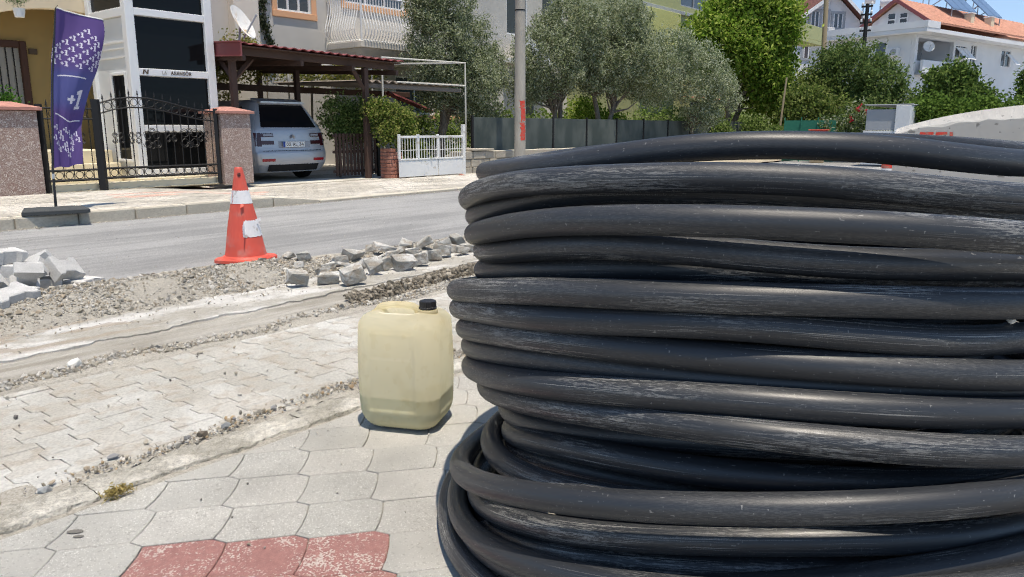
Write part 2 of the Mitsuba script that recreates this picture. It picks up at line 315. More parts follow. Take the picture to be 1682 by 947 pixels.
# octagonal pavers of the near pavement, laid at 45 degrees to the street
rng = np.random.default_rng(3)
mat('oil', (.16, .152, .135), .8, .2)
paving = struct('near_pavement', box(-1.6, 7.0, -2.6, 2.23, -.06, -.03), 'soil')
O, E1, E2 = np.array([1.044, 2.24]), np.array([.150, -.152]), np.array([-.116, -.155])
D1, D2 = E1 / np.linalg.norm(E1), E2 / np.linalg.norm(E2)
J = lambda i, j: O + i * E1 + j * E2
DEL = .018 * D1 + .011 * D2
fwd = VIEW[:2] / np.linalg.norm(VIEW[:2])
for j in range(-13, 9):
    for i in range(-7, 16):
        c = J(i + .5, j + .5); dep = c @ fwd; lat = abs(c[0] * fwd[1] - c[1] * fwd[0])
        if c[1] > 2.36 or dep < 1.0 or lat > dep * .75 + .25 or c[0] > 4.2 or c[1] < -.3: continue
        if np.linalg.norm(c - [1.97, .775]) < .5: continue
        A = lambda a, b: J(a, b) - DEL
        B = lambda a, b: J(a, b) + DEL
        bul = D1 * .006
        right = [B(i + 1, j), (B(i + 1, j) * .7 + A(i + 1, j + 1) * .3) + bul, (B(i + 1, j) * .3 + A(i + 1, j + 1) * .7) + bul, A(i + 1, j + 1)]
        left = [A(i, j + 1), (B(i, j) * .3 + A(i, j + 1) * .7) + bul, (B(i, j) * .7 + A(i, j + 1) * .3) + bul]
        poly = Polygon([B(i, j), A(i + 1, j)] + right + [B(i, j + 1)] + left).buffer(-.0013, join_style=2).intersection(sbox(-9, -9, 9, 2.235))
        if poly.is_empty or poly.geom_type != 'Polygon' or poly.area < .002: continue
        pts = np.array(poly.exterior.coords)[:-1]
        if not poly.exterior.is_ccw: pts = pts[::-1]
        red = j in (2, 3) and 0 <= i <= 2
        put('paver', slab_poly(pts, -.03, 0, .002, rng.normal() * .0007, rng.normal(size=2) * .003), 'paver_red' if red else ('paver_grey', 'paver_grey_warm')[rng.integers(0, 2)], paving)

for sx, sy, a, b in ((.738, 2.122, .022, .011), (.733, 2.088, .014, .007)):
    th = np.linspace(0, 2 * np.pi, 15)[:-1]; v = np.column_stack([sx + a * np.cos(th) * .7 - b * np.sin(th) * .7, sy - a * np.cos(th) * .7 - b * np.sin(th) * .7, th * 0 + .0022]); put('oil_spot', (np.vstack([v, v.mean(0)]), np.stack([(np.arange(14) + 1) % 14, np.arange(14), np.full(14, 14)], 1)), 'oil', paving)
# worn kerb between the two pavings
kerb = struct('worn_kerb', box(-1.6, 7.0, 2.27, 2.40, -.09, -.03), 'rough_concrete')
for x0, x1 in ((-1.1, -.123), (-.12, .867), (.87, 1.617), (1.62, 2.597), (2.60, 3.597), (3.60, 4.6)):
    xs = np.linspace(x0, x1, max(8, int((x1 - x0) / .018))); t = np.linspace(0, 1, 13)
    lo = 2.262 + bumpy(xs, xs * 0 + 1, 9, .035, 2) + bumpy(xs, xs * 0, 30, .030, 3); hi = 2.425 + bumpy(xs, xs * 0 + 7, 7, .06, 5) + bumpy(xs, xs * 0 + 3, 30, .035, 8)
    Yk = lo[:, None] + (hi - lo)[:, None] * t; Xk = np.repeat(xs[:, None], 13, 1)
    Zk = .011 * (1 - (2 * np.abs(t - .5)) ** 5)[None] + bumpy(Xk, Yk, 14, .016, 4) + bumpy(Xk, Yk, 60, .018, 6) - np.where((t == 0) | (t == 1), .035, 0)[None]
    put('kerb_stone', surf(np.stack([Xk, Yk, Zk], -1)), 'rough_concrete', kerb, smooth=35)

# bone-shaped interlocking pavers
bone = struct('bone_paving', box(-.6, 5.6, 2.47, 3.62, -.07, -.02), 'soil')
hw = [(-.105, .0825), (-.0625, .0825), (-.0425, .0525), (.0425, .0525), (.0625, .0825), (.105, .0825)]
cnt = 0
for ci in range(-2, 42):
    for ri in range(-1, 7):
        cx, cy = .02 + ci * .135, 2.52 + ri * .21 + (ci % 2) * .105
        if cy < 2.45 or cy > 3.70 or cx > 5.4 or cx < -.1: continue
        if cx > 3.1 and cnt > 270: continue
        poly = Polygon([(cx + w, cy + y) for y, w in hw] + [(cx - w, cy + y) for y, w in hw[::-1]]).buffer(-.0013, join_style=2)
        edge = 3.60 + .05 * math.sin(cx * 5.1) + .03 * math.sin(cx * 13.3)
        poly = poly.intersection(sbox(-9, 2.465, 9, edge))
        if poly.is_empty or poly.geom_type != 'Polygon' or poly.area < .003: continue
        pts = np.array(poly.exterior.coords)[:-1]
        if not poly.exterior.is_ccw: pts = pts[::-1]
        put('paver', slab_poly(pts, -.03, 0, .002, -.003 + rng.normal() * .0008, rng.normal(size=2) * .004), ('bone_paver_a', 'bone_paver_b')[rng.integers(0, 2)], bone); cnt += 1

# open channel of smooth mortar, and the ragged pale mortar strip along it
XS = np.linspace(-1.2, 7, 411)
def channel(x, y):
    t = (y - 3.62) / .5
    return .002 + .006 * np.sin(t * 3) + bumpy(x, y * 3, 5, .012, 11) + np.where(y < 3.69 + .03 * np.sin(x * 4), -.02, 0)
struct('mortar_channel', grid(XS, np.linspace(3.58, 4.14, 29), channel), 'channel_mortar', smooth=True)
ye = 4.00 + bumpy(XS, XS * 0, 2.2, .07, 21) + bumpy(XS, XS * 0, 9, .09, 22) + bumpy(XS, XS * 0, 30, .03, 24) + .035 * np.clip(XS - 2, 0, 4); tt = np.concatenate([[0, .001], np.linspace(.02, 1, 22)])
Ys = ye[:, None] + (4.75 - ye)[:, None] * tt; Xs = np.repeat(XS[:, None], len(tt), 1)
Zs = .017 + bumpy(Xs, Ys * 1.6, 6, .014, 23) - .012 * tt[None]; Zs[:, 0] = -.01
struct('mortar_strip', surf(np.stack([Xs, Ys, Zs], -1)), 'mortar_strip', smooth=50)

# gravel: a low heap, the crumbled line by the channel, and grit along the kerb
def heap(x, y):
    ridge = .075 * np.exp(-((y - 5.08 - .05 * np.sin(x * 2)) / .42) ** 2) * (1 / (1 + np.exp((x - 3.5) * 4))) + .045 * np.exp(-((y - 5.0) / .28) ** 2) * (1 / (1 + np.exp((x - 5.9) * 3)))
    ridge += .015 * np.exp(-(((x - 1.35) / .5) ** 2 + ((y - 5.0) / .5) ** 2))
    return ridge + bumpy(x, y, 7, .035, 31) * np.clip(ridge * 14, .1, 1) - .012
HX, HY = np.linspace(.1, 6.6, 261), np.linspace(4.35, 6.0, 67)
tag(put('gravel_bank', grid(HX, HY, heap), 'soil', smooth=True), kind='structure')
TG = [(.30, .27, .215), (.38, .345, .28), (.46, .43, .37), (.25, .235, .205), (.53, .50, .45), (.34, .285, .215), (.42, .40, .36)]
r2 = np.random.default_rng(11)
n = 70000; gx, gy = r2.uniform(.3, 6.3, n), r2.normal(5.05, .34, n)
lim = np.where(gx < 3.7, .62, .30); pm = meshkit.fbm(np.stack([gx * 2.6, gy * 4.2, gx * 0], 1), 3, 77); keep = (r2.uniform(size=n) < np.clip((pm - .30) * 3.2, .12, 1)) & (np.abs(gy - 5.03) < lim * r2.uniform(.7, 1.12, n)) & (r2.uniform(size=n) < np.where(gx < 3.9, 1, .45)) & (gy > 4.42)
gx, gy = gx[keep], gy[keep]; sz = np.exp(r2.normal(math.log(.0058), .58, len(gx))).clip(.0025, .032)
m, c = stones(np.stack([gx, gy, heap(gx, gy) + sz * .25], 1), sz, r2, TG, small=True)
big = r2.choice(len(gx), 420, replace=False); mb, cb = stones(np.stack([gx[big], gy[big], heap(gx[big], gy[big]) + .006], 1), np.exp(r2.normal(math.log(.016), .3, 420)).clip(.01, .034), r2, TG)
m = join(m, mb); c = np.vstack([c, cb])
tag(put('gravel_heap', m, 'stone_vc', color=c), 'long low heap of loose grey gravel along the asphalt edge', 'gravel', kind='stuff')
n = 11000; gx = r2.uniform(-.3, 6, n); gy = 3.645 + .05 * np.sin(gx * 5.1) + .02 * np.sin(gx * 13) + r2.normal(0, .032, n); patch = meshkit.noise(np.stack([gx * 3.2, gy * 0, gx * 0], 1), 3)
keep = r2.uniform(size=n) < .25 + 1.1 * patch; gx, gy = gx[keep], gy[keep]; sz = np.exp(r2.normal(math.log(.0058), .55, len(gx))).clip(.002, .024)
m, c = stones(np.stack([gx, gy, .004 + sz * .3], 1), sz, r2, TG + [(.5, .48, .44), (.48, .46, .42)], small=True)
tag(put('crumbled_edge_gravel', m, 'stone_vc', color=c), 'line of crumbled gravel between the bone pavers and the mortar channel', 'gravel', kind='stuff')
n = 6000; gx = r2.uniform(-.3, 5, n); gy = 2.485 + .03 * np.sin(gx * 4.3) + r2.normal(0, .026, n); patch = meshkit.noise(np.stack([gx * 4.1, gy * 0, gx * 0], 1), 9)
keep = r2.uniform(size=n) < np.clip(1.9 * patch - .35, .06, 1); gx, gy = gx[keep], gy[keep]; sz = np.exp(r2.normal(math.log(.0042), .55, len(gx))).clip(.0015, .016)
m, c = stones(np.stack([gx, gy, .004 + sz * .3], 1), sz, r2, TG + [(.22, .22, .22), (.40, .30, .19)])
tag(put('kerb_grit', m, 'stone_vc', color=c), 'grit and stone chips strewn along the worn kerb', 'gravel', kind='stuff')
n = 1480; gx, gy = r2.uniform(.2, 4.9, n), np.concatenate([r2.uniform(2.5, 4.4, 320), r2.uniform(5.6, 9, 160), r2.uniform(.9, 2.2, 100), 4.62 - np.abs(r2.normal(0, .22, 900))]); sz = np.exp(r2.normal(math.log(.0042), .45, n)).clip(.0015, .012)
gx = gx + np.where(gy > 5.5, gy * .45 - 1.5, 0)
m, c = stones(np.stack([gx, gy, .003 + sz * .3 + np.where((gy > 4.02) & (gy < 4.75), .02, 0)], 1), sz, r2, TG + [(.12, .11, .1), (.15, .14, .13)])
tag(put('scattered_crumbs', m, 'stone_vc', color=c), 'crumbs of stone scattered over paving and asphalt', 'crumbs', kind='stuff')
# dark broken edge of the trench beside the jerrycan
n = 2600; t = r2.uniform(0, 1, n); gx = 3.0 + 1.75 * t; gy = 3.70 + .17 * t + r2.normal(0, .03, n); h = r2.uniform(0, 1, n); sz = np.exp(r2.normal(math.log(.011), .45, n)).clip(.004, .03)
m, c = stones(np.stack([gx, gy + h * .05, .004 + h * .055], 1), sz, r2, [(.20, .175, .135), (.27, .235, .185), (.34, .30, .24), (.16, .14, .11)])
tag(put('broken_trench_edge', m, 'stone_vc', color=c), 'dark bank of broken rubble behind the jerrycan', 'rubble', kind='stuff')
# larger single stones
def rock(key, at, s, label, tone, seed, cat='stone', group=None):
    g = np.random.default_rng(seed); v = g.normal(size=(26, 3)); v /= np.linalg.norm(v, axis=1, keepdims=True)
    m = hull(v * g.uniform(.78, 1.1, (26, 1)) * np.array(s)); k = put(key, mv(m, at), 'stone_vc', color=np.tile(tone, (len(m[0]), 1))); tag(k, label, cat, group)
rock('stone_chip', (1.36, 3.67, .022), (.035, .018, .028), 'white pointed stone chip standing in the crumbled gravel line', (.66, .65, .6), 1)
rock('dark_stone', (1.30, 2.462, .012), (.024, .014, .016), 'dark brown stone against the worn kerb, right of the paler ones', (.15, .13, .105), 2)
rock('grey_stone', (1.40, 2.475, .012), (.020, .013, .014), 'blue grey stone lying on the grit at the kerb, right of the dark brown one', (.24, .25, .255), 3)
rock('flat_stone', (1.02, 2.53, .008), (.022, .014, .008), 'small flat slate grey stone on the grit left of the dark brown one', (.25, .25, .25), 4)
rock('slate_chip', (.78, 2.43, .012), (.024, .02, .012), 'blue grey slate chip by the kerb near the left picture edge', (.30, .31, .31), 5)

# dry weed in the kerb joint
wp = r2.normal(size=(340, 3)) * [.019, .008, .008] + [.905, 2.235, .02]; wp[:, 2] = np.abs(wp[:, 2])
m, c = leaves(wp, .016, .005, r2, [(.42, .33, .12), (.50, .41, .18), (.32, .26, .09), (.56, .46, .24)], up=.1)
tag(put('dry_weed', m, 'leaf_vc', color=c), 'tuft of dry yellow weed growing in the kerb joint', 'weed')

# ------------------------------------------------------------------ far pavement
def walk_z(x): return .13 - .10 * np.clip((np.asarray(x, float) - 6.0) / 1.2, 0, 1)
fw = struct('far_sidewalk', grid(np.concatenate([[-60, -10], np.linspace(0, 20, 81), [40, 90, 200]]), np.linspace(9.56, 12.72, 9), lambda x, y: walk_z(x) - .010), 'walk_joint')
WX, WY = .245, .165
cells = []
for a in range(0, 62):
    for b in range(19):
        x0 = 1.6 + a * WX + (b % 2) * WX / 2; y0 = 9.59 + b * WY
        if y0 + WY > 12.7 or x0 > 16: continue
        cells.append((math.hypot(x0, y0), x0, y0))
cells.sort(); rest = {'walk_paver': [], 'walk_paver_red': []}
for q, (_, x0, y0) in enumerate(cells):
    z0, z1 = float(walk_z(x0)), float(walk_z(x0 + WX)); m = cbox(x0 + .004, x0 + WX - .004, y0 + .004, y0 + WY - .004, -.02, 0, .004)
    v = m[0].copy(); v[:, 2] += z0 + (z1 - z0) * (v[:, 0] - x0) / WX + rng.normal() * .0015
    redd = (10.9 < y0 < 11.6 and 4.9 < x0 < 7.4 and (int(x0 / .7) + int(y0 / .33)) % 2 == 0)
    mt = 'walk_paver_red' if redd else 'walk_paver'
    if q < 300: put('paver', (v, m[1]), mt, fw)
    else: rest[mt].append((v, m[1]))
for mt, ms in rest.items():
    if ms: tag(put('further_paver', join(*ms), mt, fw), kind='stuff')
struct('driveway', grid(np.linspace(7.4, 40, 60), np.linspace(12.70, 19.5, 8), lambda x, y: x * 0 + .026), 'walk_paver')
struct('front_yard', grid(np.linspace(-10, 7.45, 20), np.linspace(12.70, 19.5, 8), lambda x, y: x * 0 + .126), 'beige_tile')
fk = struct('far_kerb', box(-60, 6.3, 9.50, 9.555, -.05, .10), 'rough_concrete')
mat('kerb_beige', P(lambda p, n, uv: MX((.36, .325, .26), (.50, .465, .39), F2(p.x * 4, p.y * 9, p.z * 9, octaves=4)) * (.85 + .3 * N2(p.x * 70, p.y * 70, p.z * 70))), .9, .2)
x = -.2
while x < 6.2:
    L = .655; put('kerb_stone', cbox(x + .006, min(x + L, 6.32) - .006, 9.425, 9.585, -.06, .135 + rng.normal() * .003, .018), 'kerb_beige', fk); x += L
put('kerb_stone', hull([(6.33, 9.43, -.05), (6.33, 9.58, -.05), (6.33, 9.44, .125), (6.33, 9.58, .13), (7.1, 9.44, .04), (7.1, 9.58, .04), (7.1, 9.43, -.05), (7.1, 9.58, -.05)]), 'kerb_beige', fk)
x = 7.12
while x < 18:
    put('kerb_stone', cbox(x + .006, x + .99, 9.43, 9.585, -.05, .035, .012), 'kerb_beige', fk); x += 1.0
n = 1400; gx = r2.uniform(0, 14, n); gy = 9.40 - np.abs(r2.normal(0, .05, n)); sz = np.exp(r2.normal(math.log(.007), .4, n)).clip(.003, .02)
m, c = stones(np.stack([gx, gy, .006 + gx * 0], 1), sz, r2, [(.52, .46, .36), (.46, .40, .31), (.56, .51, .42)], flat=.3)
tag(put('gutter_dust', m, 'stone_vc', color=c), 'pale dust and grit lying in the gutter of the far kerb', 'grit', kind='stuff')


# ------------------------------------------------------------------ broken paving blocks
def blockmesh(L, W, Hh, g, rough=1.0, bits=0):
    "a concrete block with broken corners and uneven faces"
    p = []
    for sx in (-1, 1):
        for sy in (-1, 1):
            for sz in (-1, 1):
                c = np.array([sx * L / 2, sy * W / 2, sz * Hh / 2]); k = g.uniform(.03, .22 * rough + .04) if g.uniform() < .75 else .03
                for ax in range(3):
                    q = c.copy(); q[ax] *= 1 - k * g.uniform(.6, 1.4); p.append(q + g.normal(size=3) * .0025)
    p = np.array(p)
    for _ in range(3):                                   # knocked off corners
        nn = g.normal(size=3) * [1 / L, 1 / W, 1 / Hh]; nn /= np.linalg.norm(nn); d = np.quantile(p @ nn, .80) * g.uniform(.75, 1.05); p = p - nn * np.maximum(0, p @ nn - d)[:, None]
    return hull(np.vstack([p, p + g.normal(size=p.shape) * .003]))
def ground_block(at, L, W, Hh, yaw, seed, tone, label, group, rough=1.0, tx=0., ty=0., lift=0.):
    g = np.random.default_rng(seed); m = blockmesh(L, W, Hh, g, rough)
    m = rot(rot(rot(m, (1, 0, 0), tx), (0, 1, 0), ty), (0, 0, 1), yaw); low = m[0][:, 2].min()
    m = mv(m, (at[0], at[1], at[2] - low - .004 + lift)); k = put('paving_block', m, 'block_stone'); tag(k, label, 'paving block', group)
def blockc(p, n, uv):
    b = F2(p.x * 11, p.y * 11, p.z * 11, octaves=4); f = N2(p.x * 210, p.y * 210, p.z * 210); e = F2(p.x * 40, p.y * 40, p.z * 40, octaves=3)
    c = MX((.30, .29, .26), (.48, .47, .44), SS(.32, .68, b)); c = MX(c, (.28, .235, .18), SS(.48, .66, e) * .7)
    return c * (.8 + .4 * f)
mat('block_stone', P(blockc), .92, .15, bump=P(lambda p, n, uv: F2(p.x * 45, p.y * 45, p.z * 45, octaves=4), eps=2e-3), bscale=.010)
ROW = 'broken paving blocks in the row along the asphalt edge'
S2 = .03
RUBBLE = [
    (3.10, 4.40, .125, .115, 'leftmost pointed block of the rubble row, standing on its corner'),
    (3.29, 4.31, .14, .085, 'squat grey block between the pointed block and the two tone block'),
    (3.36, 4.13, .165, .11, 'large two tone block in the row, nearest to the jerrycan'),
    (3.60, 5.0, .105, .085, 'dark dirty clod of mortar with a pale chip on top, right of the traffic cone'),
    (3.78, 4.80, .14, .08, 'flat topped block behind the squat grey block'),
    (3.98, 4.88, .15, .095, None), (3.99, 4.68, .15, .075, None), (4.34, 4.91, .175, .085, 'pale slanting slab at the back of the row, highest of its neighbours'),
    (3.71, 4.32, .11, .10, None), (3.87, 4.38, .09, .105, None), (3.98, 4.28, .165, .105, 'large squarish block in the middle front of the row'),
    (4.20, 4.33, .13, .10, None), (4.43, 4.41, .12, .095, None), (4.77, 4.86, .155, .085, 'long block lying at the back of the row near the pipe coil'),
    (4.62, 4.50, .145, .095, None), (4.80, 4.44, .12, .065, None), (5.02, 4.70, .14, .16, 'tall pale block leaning right beside the pipe coil'),
    (3.70, 4.61, .16, .05, None), (3.55, 5.15, .08, .05, 'small flat pale block beside the base of the traffic cone'), (4.47, 4.89, .1, .06, None), (4.36, 5.12, .09, .06, None), (4.55, 4.79, .11, .06, None),
    (4.88, 4.58, .13, .08, None), (4.08, 4.55, .12, .08, None), (3.48, 4.62, 0.090, 0.060, None), (3.62, 4.74, 0.100, 0.065, None), (3.86, 4.62, 0.090, 0.070, None), (4.12, 4.72, 0.110, 0.075, None), (4.24, 4.58, 0.100, 0.070, None), (4.30, 4.76, 0.100, 0.070, None), (4.44, 4.66, 0.110, 0.080, None), (4.58, 4.66, 0.100, 0.070, None), (4.70, 4.62, 0.110, 0.075, None), (4.88, 4.74, 0.120, 0.090, None), (4.96, 4.52, 0.110, 0.075, None), (5.12, 4.62, 0.120, 0.090, None), (4.66, 4.98, 0.110, 0.070, None), (3.44, 4.86, 0.070, 0.050, None)]
side = lambda r: (r[0] * math.sin(AZ) - r[1] * math.cos(AZ)) / (r[0] * math.cos(AZ) + r[1] * math.sin(AZ))
ORD = 'first second third fourth fifth sixth seventh eighth ninth tenth eleventh twelfth thirteenth fourteenth fifteenth sixteenth seventeenth eighteenth nineteenth twentieth twenty-first twenty-second twenty-third twenty-fourth twenty-fifth twenty-sixth twenty-seventh twenty-eighth'.split()
rank = {r[:2]: (ORD[i], ln) for ln, sel in (('front', lambda r: r[1] < 4.55), ('back', lambda r: r[1] >= 4.55)) for i, r in enumerate(sorted([r for r in RUBBLE if sel(r)], key=side))}
for q, (x, y, w, h, lb) in enumerate(RUBBLE):
    lb = lb or 'broken grey block, {} from the left in the {} line of the rubble row'.format(*rank[(x, y)])
    g = np.random.default_rng(100 + q); zz = .02 if y < 4.55 else float(heap(x, y))
    ground_block((x, y, zz), w * .98, w * g.uniform(.6, .85), h * .85, g.uniform(-1.1, .2), 200 + q, None, lb, ROW, 1.6 if h > .08 else 1.1, g.normal() * .22, g.normal() * .22, g.uniform(-.01, .005))
PILE = 'bone shaped paving blocks dumped in the heap at the left picture edge'
def bone_block(at, yaw, tx, ty, label, seed, L=.2, hh=.085):
    g = np.random.default_rng(seed); w0, w1 = .0815, .0525
    pts = [(-.1, w0), (-.062, w0), (-.042, w1), (.042, w1), (.062, w0), (.1, w0), (.1, -w0), (.062, -w0), (.042, -w1), (-.042, -w1), (-.062, -w0), (-.1, -w0)][::-1]
    m = slab_poly(np.array(pts) * L / .2 + g.normal(size=(12, 2)) * .002, 0, hh, .006)
    v = m[0].copy(); b = np.array(pts); nb = len(v); v = np.vstack([v, [[0, 0, 0]]]); k = np.arange(12); m = (v, np.vstack([m[1], np.stack([(k + 1) % 12, k, np.full(12, nb)], 1)]))
    m = mv(m, (0, 0, -hh / 2)); m = mv(rot(rot(rot(m, (1, 0, 0), tx), (0, 1, 0), ty), (0, 0, 1), yaw), at); k = put('bone_block', m, 'bone_new'); tag(k, label, 'paving block', PILE)
mat('bone_new', P(lambda p, n, uv: MX((.38, .375, .36), (.56, .555, .535), F2(p.x * 16, p.y * 16, p.z * 16, octaves=4)) * (.85 + .3 * N2(p.x * 230, p.y * 230, p.z * 230))), .9, .2, bump=GRIT, bscale=.001)
bone_block((1.83, 5.86, .235), .15, .12, .10, 'topmost block of the heap, lying almost level at its back', 1)
bone_block((1.95, 5.70, .165), .95, -.45, -.42, 'block tilted to the left in the middle of the heap', 2)
bone_block((2.09, 5.62, .135), .35, .75, .18, 'rightmost upright block of the heap, showing its notched end', 3)
bone_block((1.82, 5.50, .140), 1.5, .2, .75, 'block sloping down to the right at the front of the heap, under the tilted one', 4)
bone_block((1.54, 4.96, .115), .3, .22, -.10, 'nearest block of the heap, lying on the gravel with its notched side facing us', 5, .235, .10)
bone_block((2.20, 5.60, .012), .42, .02, .0, 'block sunk almost flush in the gravel at the foot of the heap', 6)
bone_block((1.63, 5.55, .135), .8, .9, .3, 'block cut off by the picture edge, between the topmost and the nearest one', 7)
bone_block((1.86, 5.82, .135), .7, .05, .1, 'shaded block supporting the topmost one', 8)
bone_block((1.98, 5.66, .045), -.4, .05, .05, 'block at the bottom of the heap, mostly hidden', 9)
bone_block((1.72, 5.40, .045), .5, .05, .0, 'block at the bottom of the heap, under the sloping one', 10)

# ------------------------------------------------------------------ traffic cone
tc = thing('traffic_cone', 'faded orange traffic cone with two torn white bands, standing at the asphalt edge', 'traffic cone')
CX, CY = 3.475, 5.62
def cr(z): return .166 - (z - .035) * .188
cz = [.035, .05, .2, .36, .365, .5, .62, .74]
cn = lathe([(.186, .034), (.176, .046)] + [(cr(z), z) for z in np.linspace(.05, .735, 18)] + [(.030, .752), (.024, .757), (.020, .752), (.018, .70)], 32)
cv = cn[0].copy(); a_ = np.arctan2(cv[:, 1], cv[:, 0]); wob = 1 + .03 * np.sin(a_ * 2 + cv[:, 2] * 9) * (cv[:, 2] > .1); cv[:, :2] *= wob[:, None]
lean = lambda v: v + np.stack([v[:, 2] * -.02, v[:, 2] * .0, v[:, 2] * 0], 1)
put('body', (lean(cv) + [CX, CY, .014], cn[1]), 'cone_orange', tc, smooth=45)
bp = Polygon([(-.195, -.195), (.195, -.195), (.195, .195), (-.195, .195)]).buffer(-.06).buffer(.06, quad_segs=5); bpts = np.array(bp.exterior.coords)[:-1]
if not bp.exterior.is_ccw: bpts = bpts[::-1]
put('base', mv(rot(slab_poly(bpts, 0, .035, .012), (0, 0, 1), .45), (CX, CY, .014)), 'cone_orange', tc)
def band(z0, z1, a0, a1, off, n=26, ragged=0., seed=0):
    g = np.random.default_rng(seed); A = np.linspace(a0, a1, n); Pp = np.zeros((n, 5, 3))
    for k, a in enumerate(A):
        up = z1 + g.normal() * ragged; dn = z0 + g.normal() * ragged * .4
        for t in range(5):
            z = dn + (up - dn) * t / 4; r_ = (cr(z) + off) * (1 + .03 * math.sin(a * 2 + z * 9)); Pp[k, t] = (r_ * math.cos(a) - z * .02, r_ * math.sin(a), z)
    return mv(surf(Pp), (CX, CY, .014))
put('upper_band', band(.47, .575, -3.1, 3.1, .002, 40, .002, 1), 'cone_white', tc, smooth=True)
camA = math.atan2(-CY, -CX)
put('lower_band', band(.205, .335, camA + .05, camA + 1.9, .003, 26, .006, 2), 'cone_white', tc, smooth=True)
def cpt(a, z, o): return np.array([(cr(z) + o) * math.cos(a) - z * .02 + CX, (cr(z) + o) * math.sin(a) + CY, z + .014])
fl = [[cpt(camA + .06 - .11 * t, .205 + .012 * t + s * (.125 - .05 * t * t), .003 + .055 * t * (1 + .3 * s)) for s in np.linspace(0, 1, 4)] for t in np.linspace(0, 1.0, 6)]
put('torn_flap', surf(np.array(fl)), 'cone_white', tc, smooth=True)
fl = [[cpt(camA + 1.0 + .16 * t, .30 + s * .04 + .015 * t, .004 + .035 * t) for s in np.linspace(0, 1, 3)] for t in np.linspace(0, 1.0, 5)]
put('torn_flap', surf(np.array(fl)), 'cone_white', tc, smooth=True)
fl = [[cpt(camA - .1 + .25 * t, .47 - s * .03 * (1 - t * .5), .004 + .018 * s) for s in np.linspace(0, 1, 3)] for t in np.linspace(0, 1.0, 5)]
put('torn_scrap', surf(np.array(fl)), 'cone_orange', tc, smooth=True)
rg = [(cr(.70) + .006) * np.array([math.cos(camA), math.sin(camA), 0]) + [CX - .014, CY, .714]]
put('eyelet', tube(rg[0] + np.stack([.010 * np.cos(np.linspace(0, 6.2, 13)) * math.sin(camA), -.010 * np.cos(np.linspace(0, 6.2, 13)) * math.cos(camA), .012 * np.sin(np.linspace(0, 6.2, 13))], 1), .004, 5), 'black_plastic', tc)

# ------------------------------------------------------------------ jerrycan
jc = thing('jerrycan', 'yellowish translucent plastic jerrycan with black screw cap and some liquid inside', 'jerrycan')
JYAW = math.radians(-65)      # direction of the can's front edge
def rrect(w, d, r, n=160):
    w, d = w / 2 - r, d / 2 - r; th = np.arange(n) / n * 2 * np.pi + .0001
    c, s = np.cos(th), np.sin(th)
    # distribute along a superellipse then snap to a rounded rectangle by support mapping
    ex, ey = np.sign(c) * np.abs(c) ** .42, np.sign(s) * np.abs(s) ** .42
    bx, by = np.clip(ex * (w + r) * 1.02, -w, w), np.clip(ey * (d + r) * 1.02, -d, d)
    dx, dy = ex * (w + r) * 1.02 - bx, ey * (d + r) * 1.02 - by; L = np.hypot(dx, dy) + 1e-9
    on = L > 1e-6
    return np.stack([bx + np.where(on, dx / L, 0) * r, by + np.where(on, dy / L, 0) * r], 1)
JW, JD, JH = .300, .25, .422
def shell(off=0., z0=0., z1=JH, cap=True):
    zs = np.concatenate([np.linspace(0, .07, 14)[:-1], np.linspace(.07, .33, 70), np.linspace(.33, JH, 16)[1:]]); rings = []
    base = rrect(JW, JD, .066)
    for z in zs:
        t = np.clip((.08 - z) / .08, 0, 1); ins = .050 * (1 - math.sqrt(max(0, 1 - t * t))); u = np.clip((z - (JH - .045)) / .045, 0, 1); ins += .045 * (1 - math.sqrt(max(0, 1 - u * u)))
        ins += off; k = np.stack([base[:, 0] * (1 - ins / (JW / 2)), base[:, 1] * (1 - ins / (JD / 2))], 1)
        bulge = .006 * math.sin(math.pi * min(1, z / JH)); k = k * (1 + bulge / .12)
        s = k[:, 0]; fr = np.clip((-k[:, 1] - JD / 2 + .030) / .012, 0, 1)
        sst = lambda a, b, x: (lambda t: t * t * (3 - 2 * t))(np.clip((x - a) / (b - a), 0, 1))
        pan = sst(-.100, -.090, s) * (1 - sst(.072, .082, s)) * sst(.075, .085, z) * (1 - sst(.365, .378, z)); dp = .0030 * pan
        dp = dp + .0034 * sst(-.096, -.088, s) * (1 - sst(.066, .074, s)) * sst(.268, .278, z) * (1 - sst(.355, .37, z))
        rib = np.exp(-((s - .086) / .005) ** 2) * sst(.05, .07, z); dp = dp - .0025 * rib
        k[:, 1] += dp * fr
        sd = np.clip((k[:, 0] - JW / 2 + .03) / .012, 0, 1); k[:, 0] -= sd * .004 * sst(-.07, -.06, k[:, 1]) * (1 - sst(.06, .07, k[:, 1])) * sst(.06, .075, z) * (1 - sst(.33, .345, z))
        rings.append(np.column_stack([k, np.full(len(k), z)]))
    return np.array(rings), zs
def closed(R):
    m = surf(np.concatenate([R, R[:, :1]], 1)); n = R.shape[1]; v = np.vstack([m[0], R[0].mean(0), R[-1].mean(0)]); w = n + 1; k = np.arange(n); last = (len(R) - 1) * w
    f = np.vstack([m[1][:, [0, 1, 2]], m[1][:, [0, 2, 3]], np.stack([np.full(n, len(v) - 2), k + 1, k], 1), np.stack([np.full(n, len(v) - 1), last + k, last + k + 1], 1)])
    mm = trimesh.Trimesh(v, f, process=False); mm.merge_vertices(digits_vertex=6); return np.array(mm.vertices), np.array(mm.faces)
JPOS = np.array([1.868, 2.012, .004])
def jplace(m): return mv(rot(m, (0, 0, 1), JYAW), JPOS)
R_, zs_ = shell(); top = R_[-1]
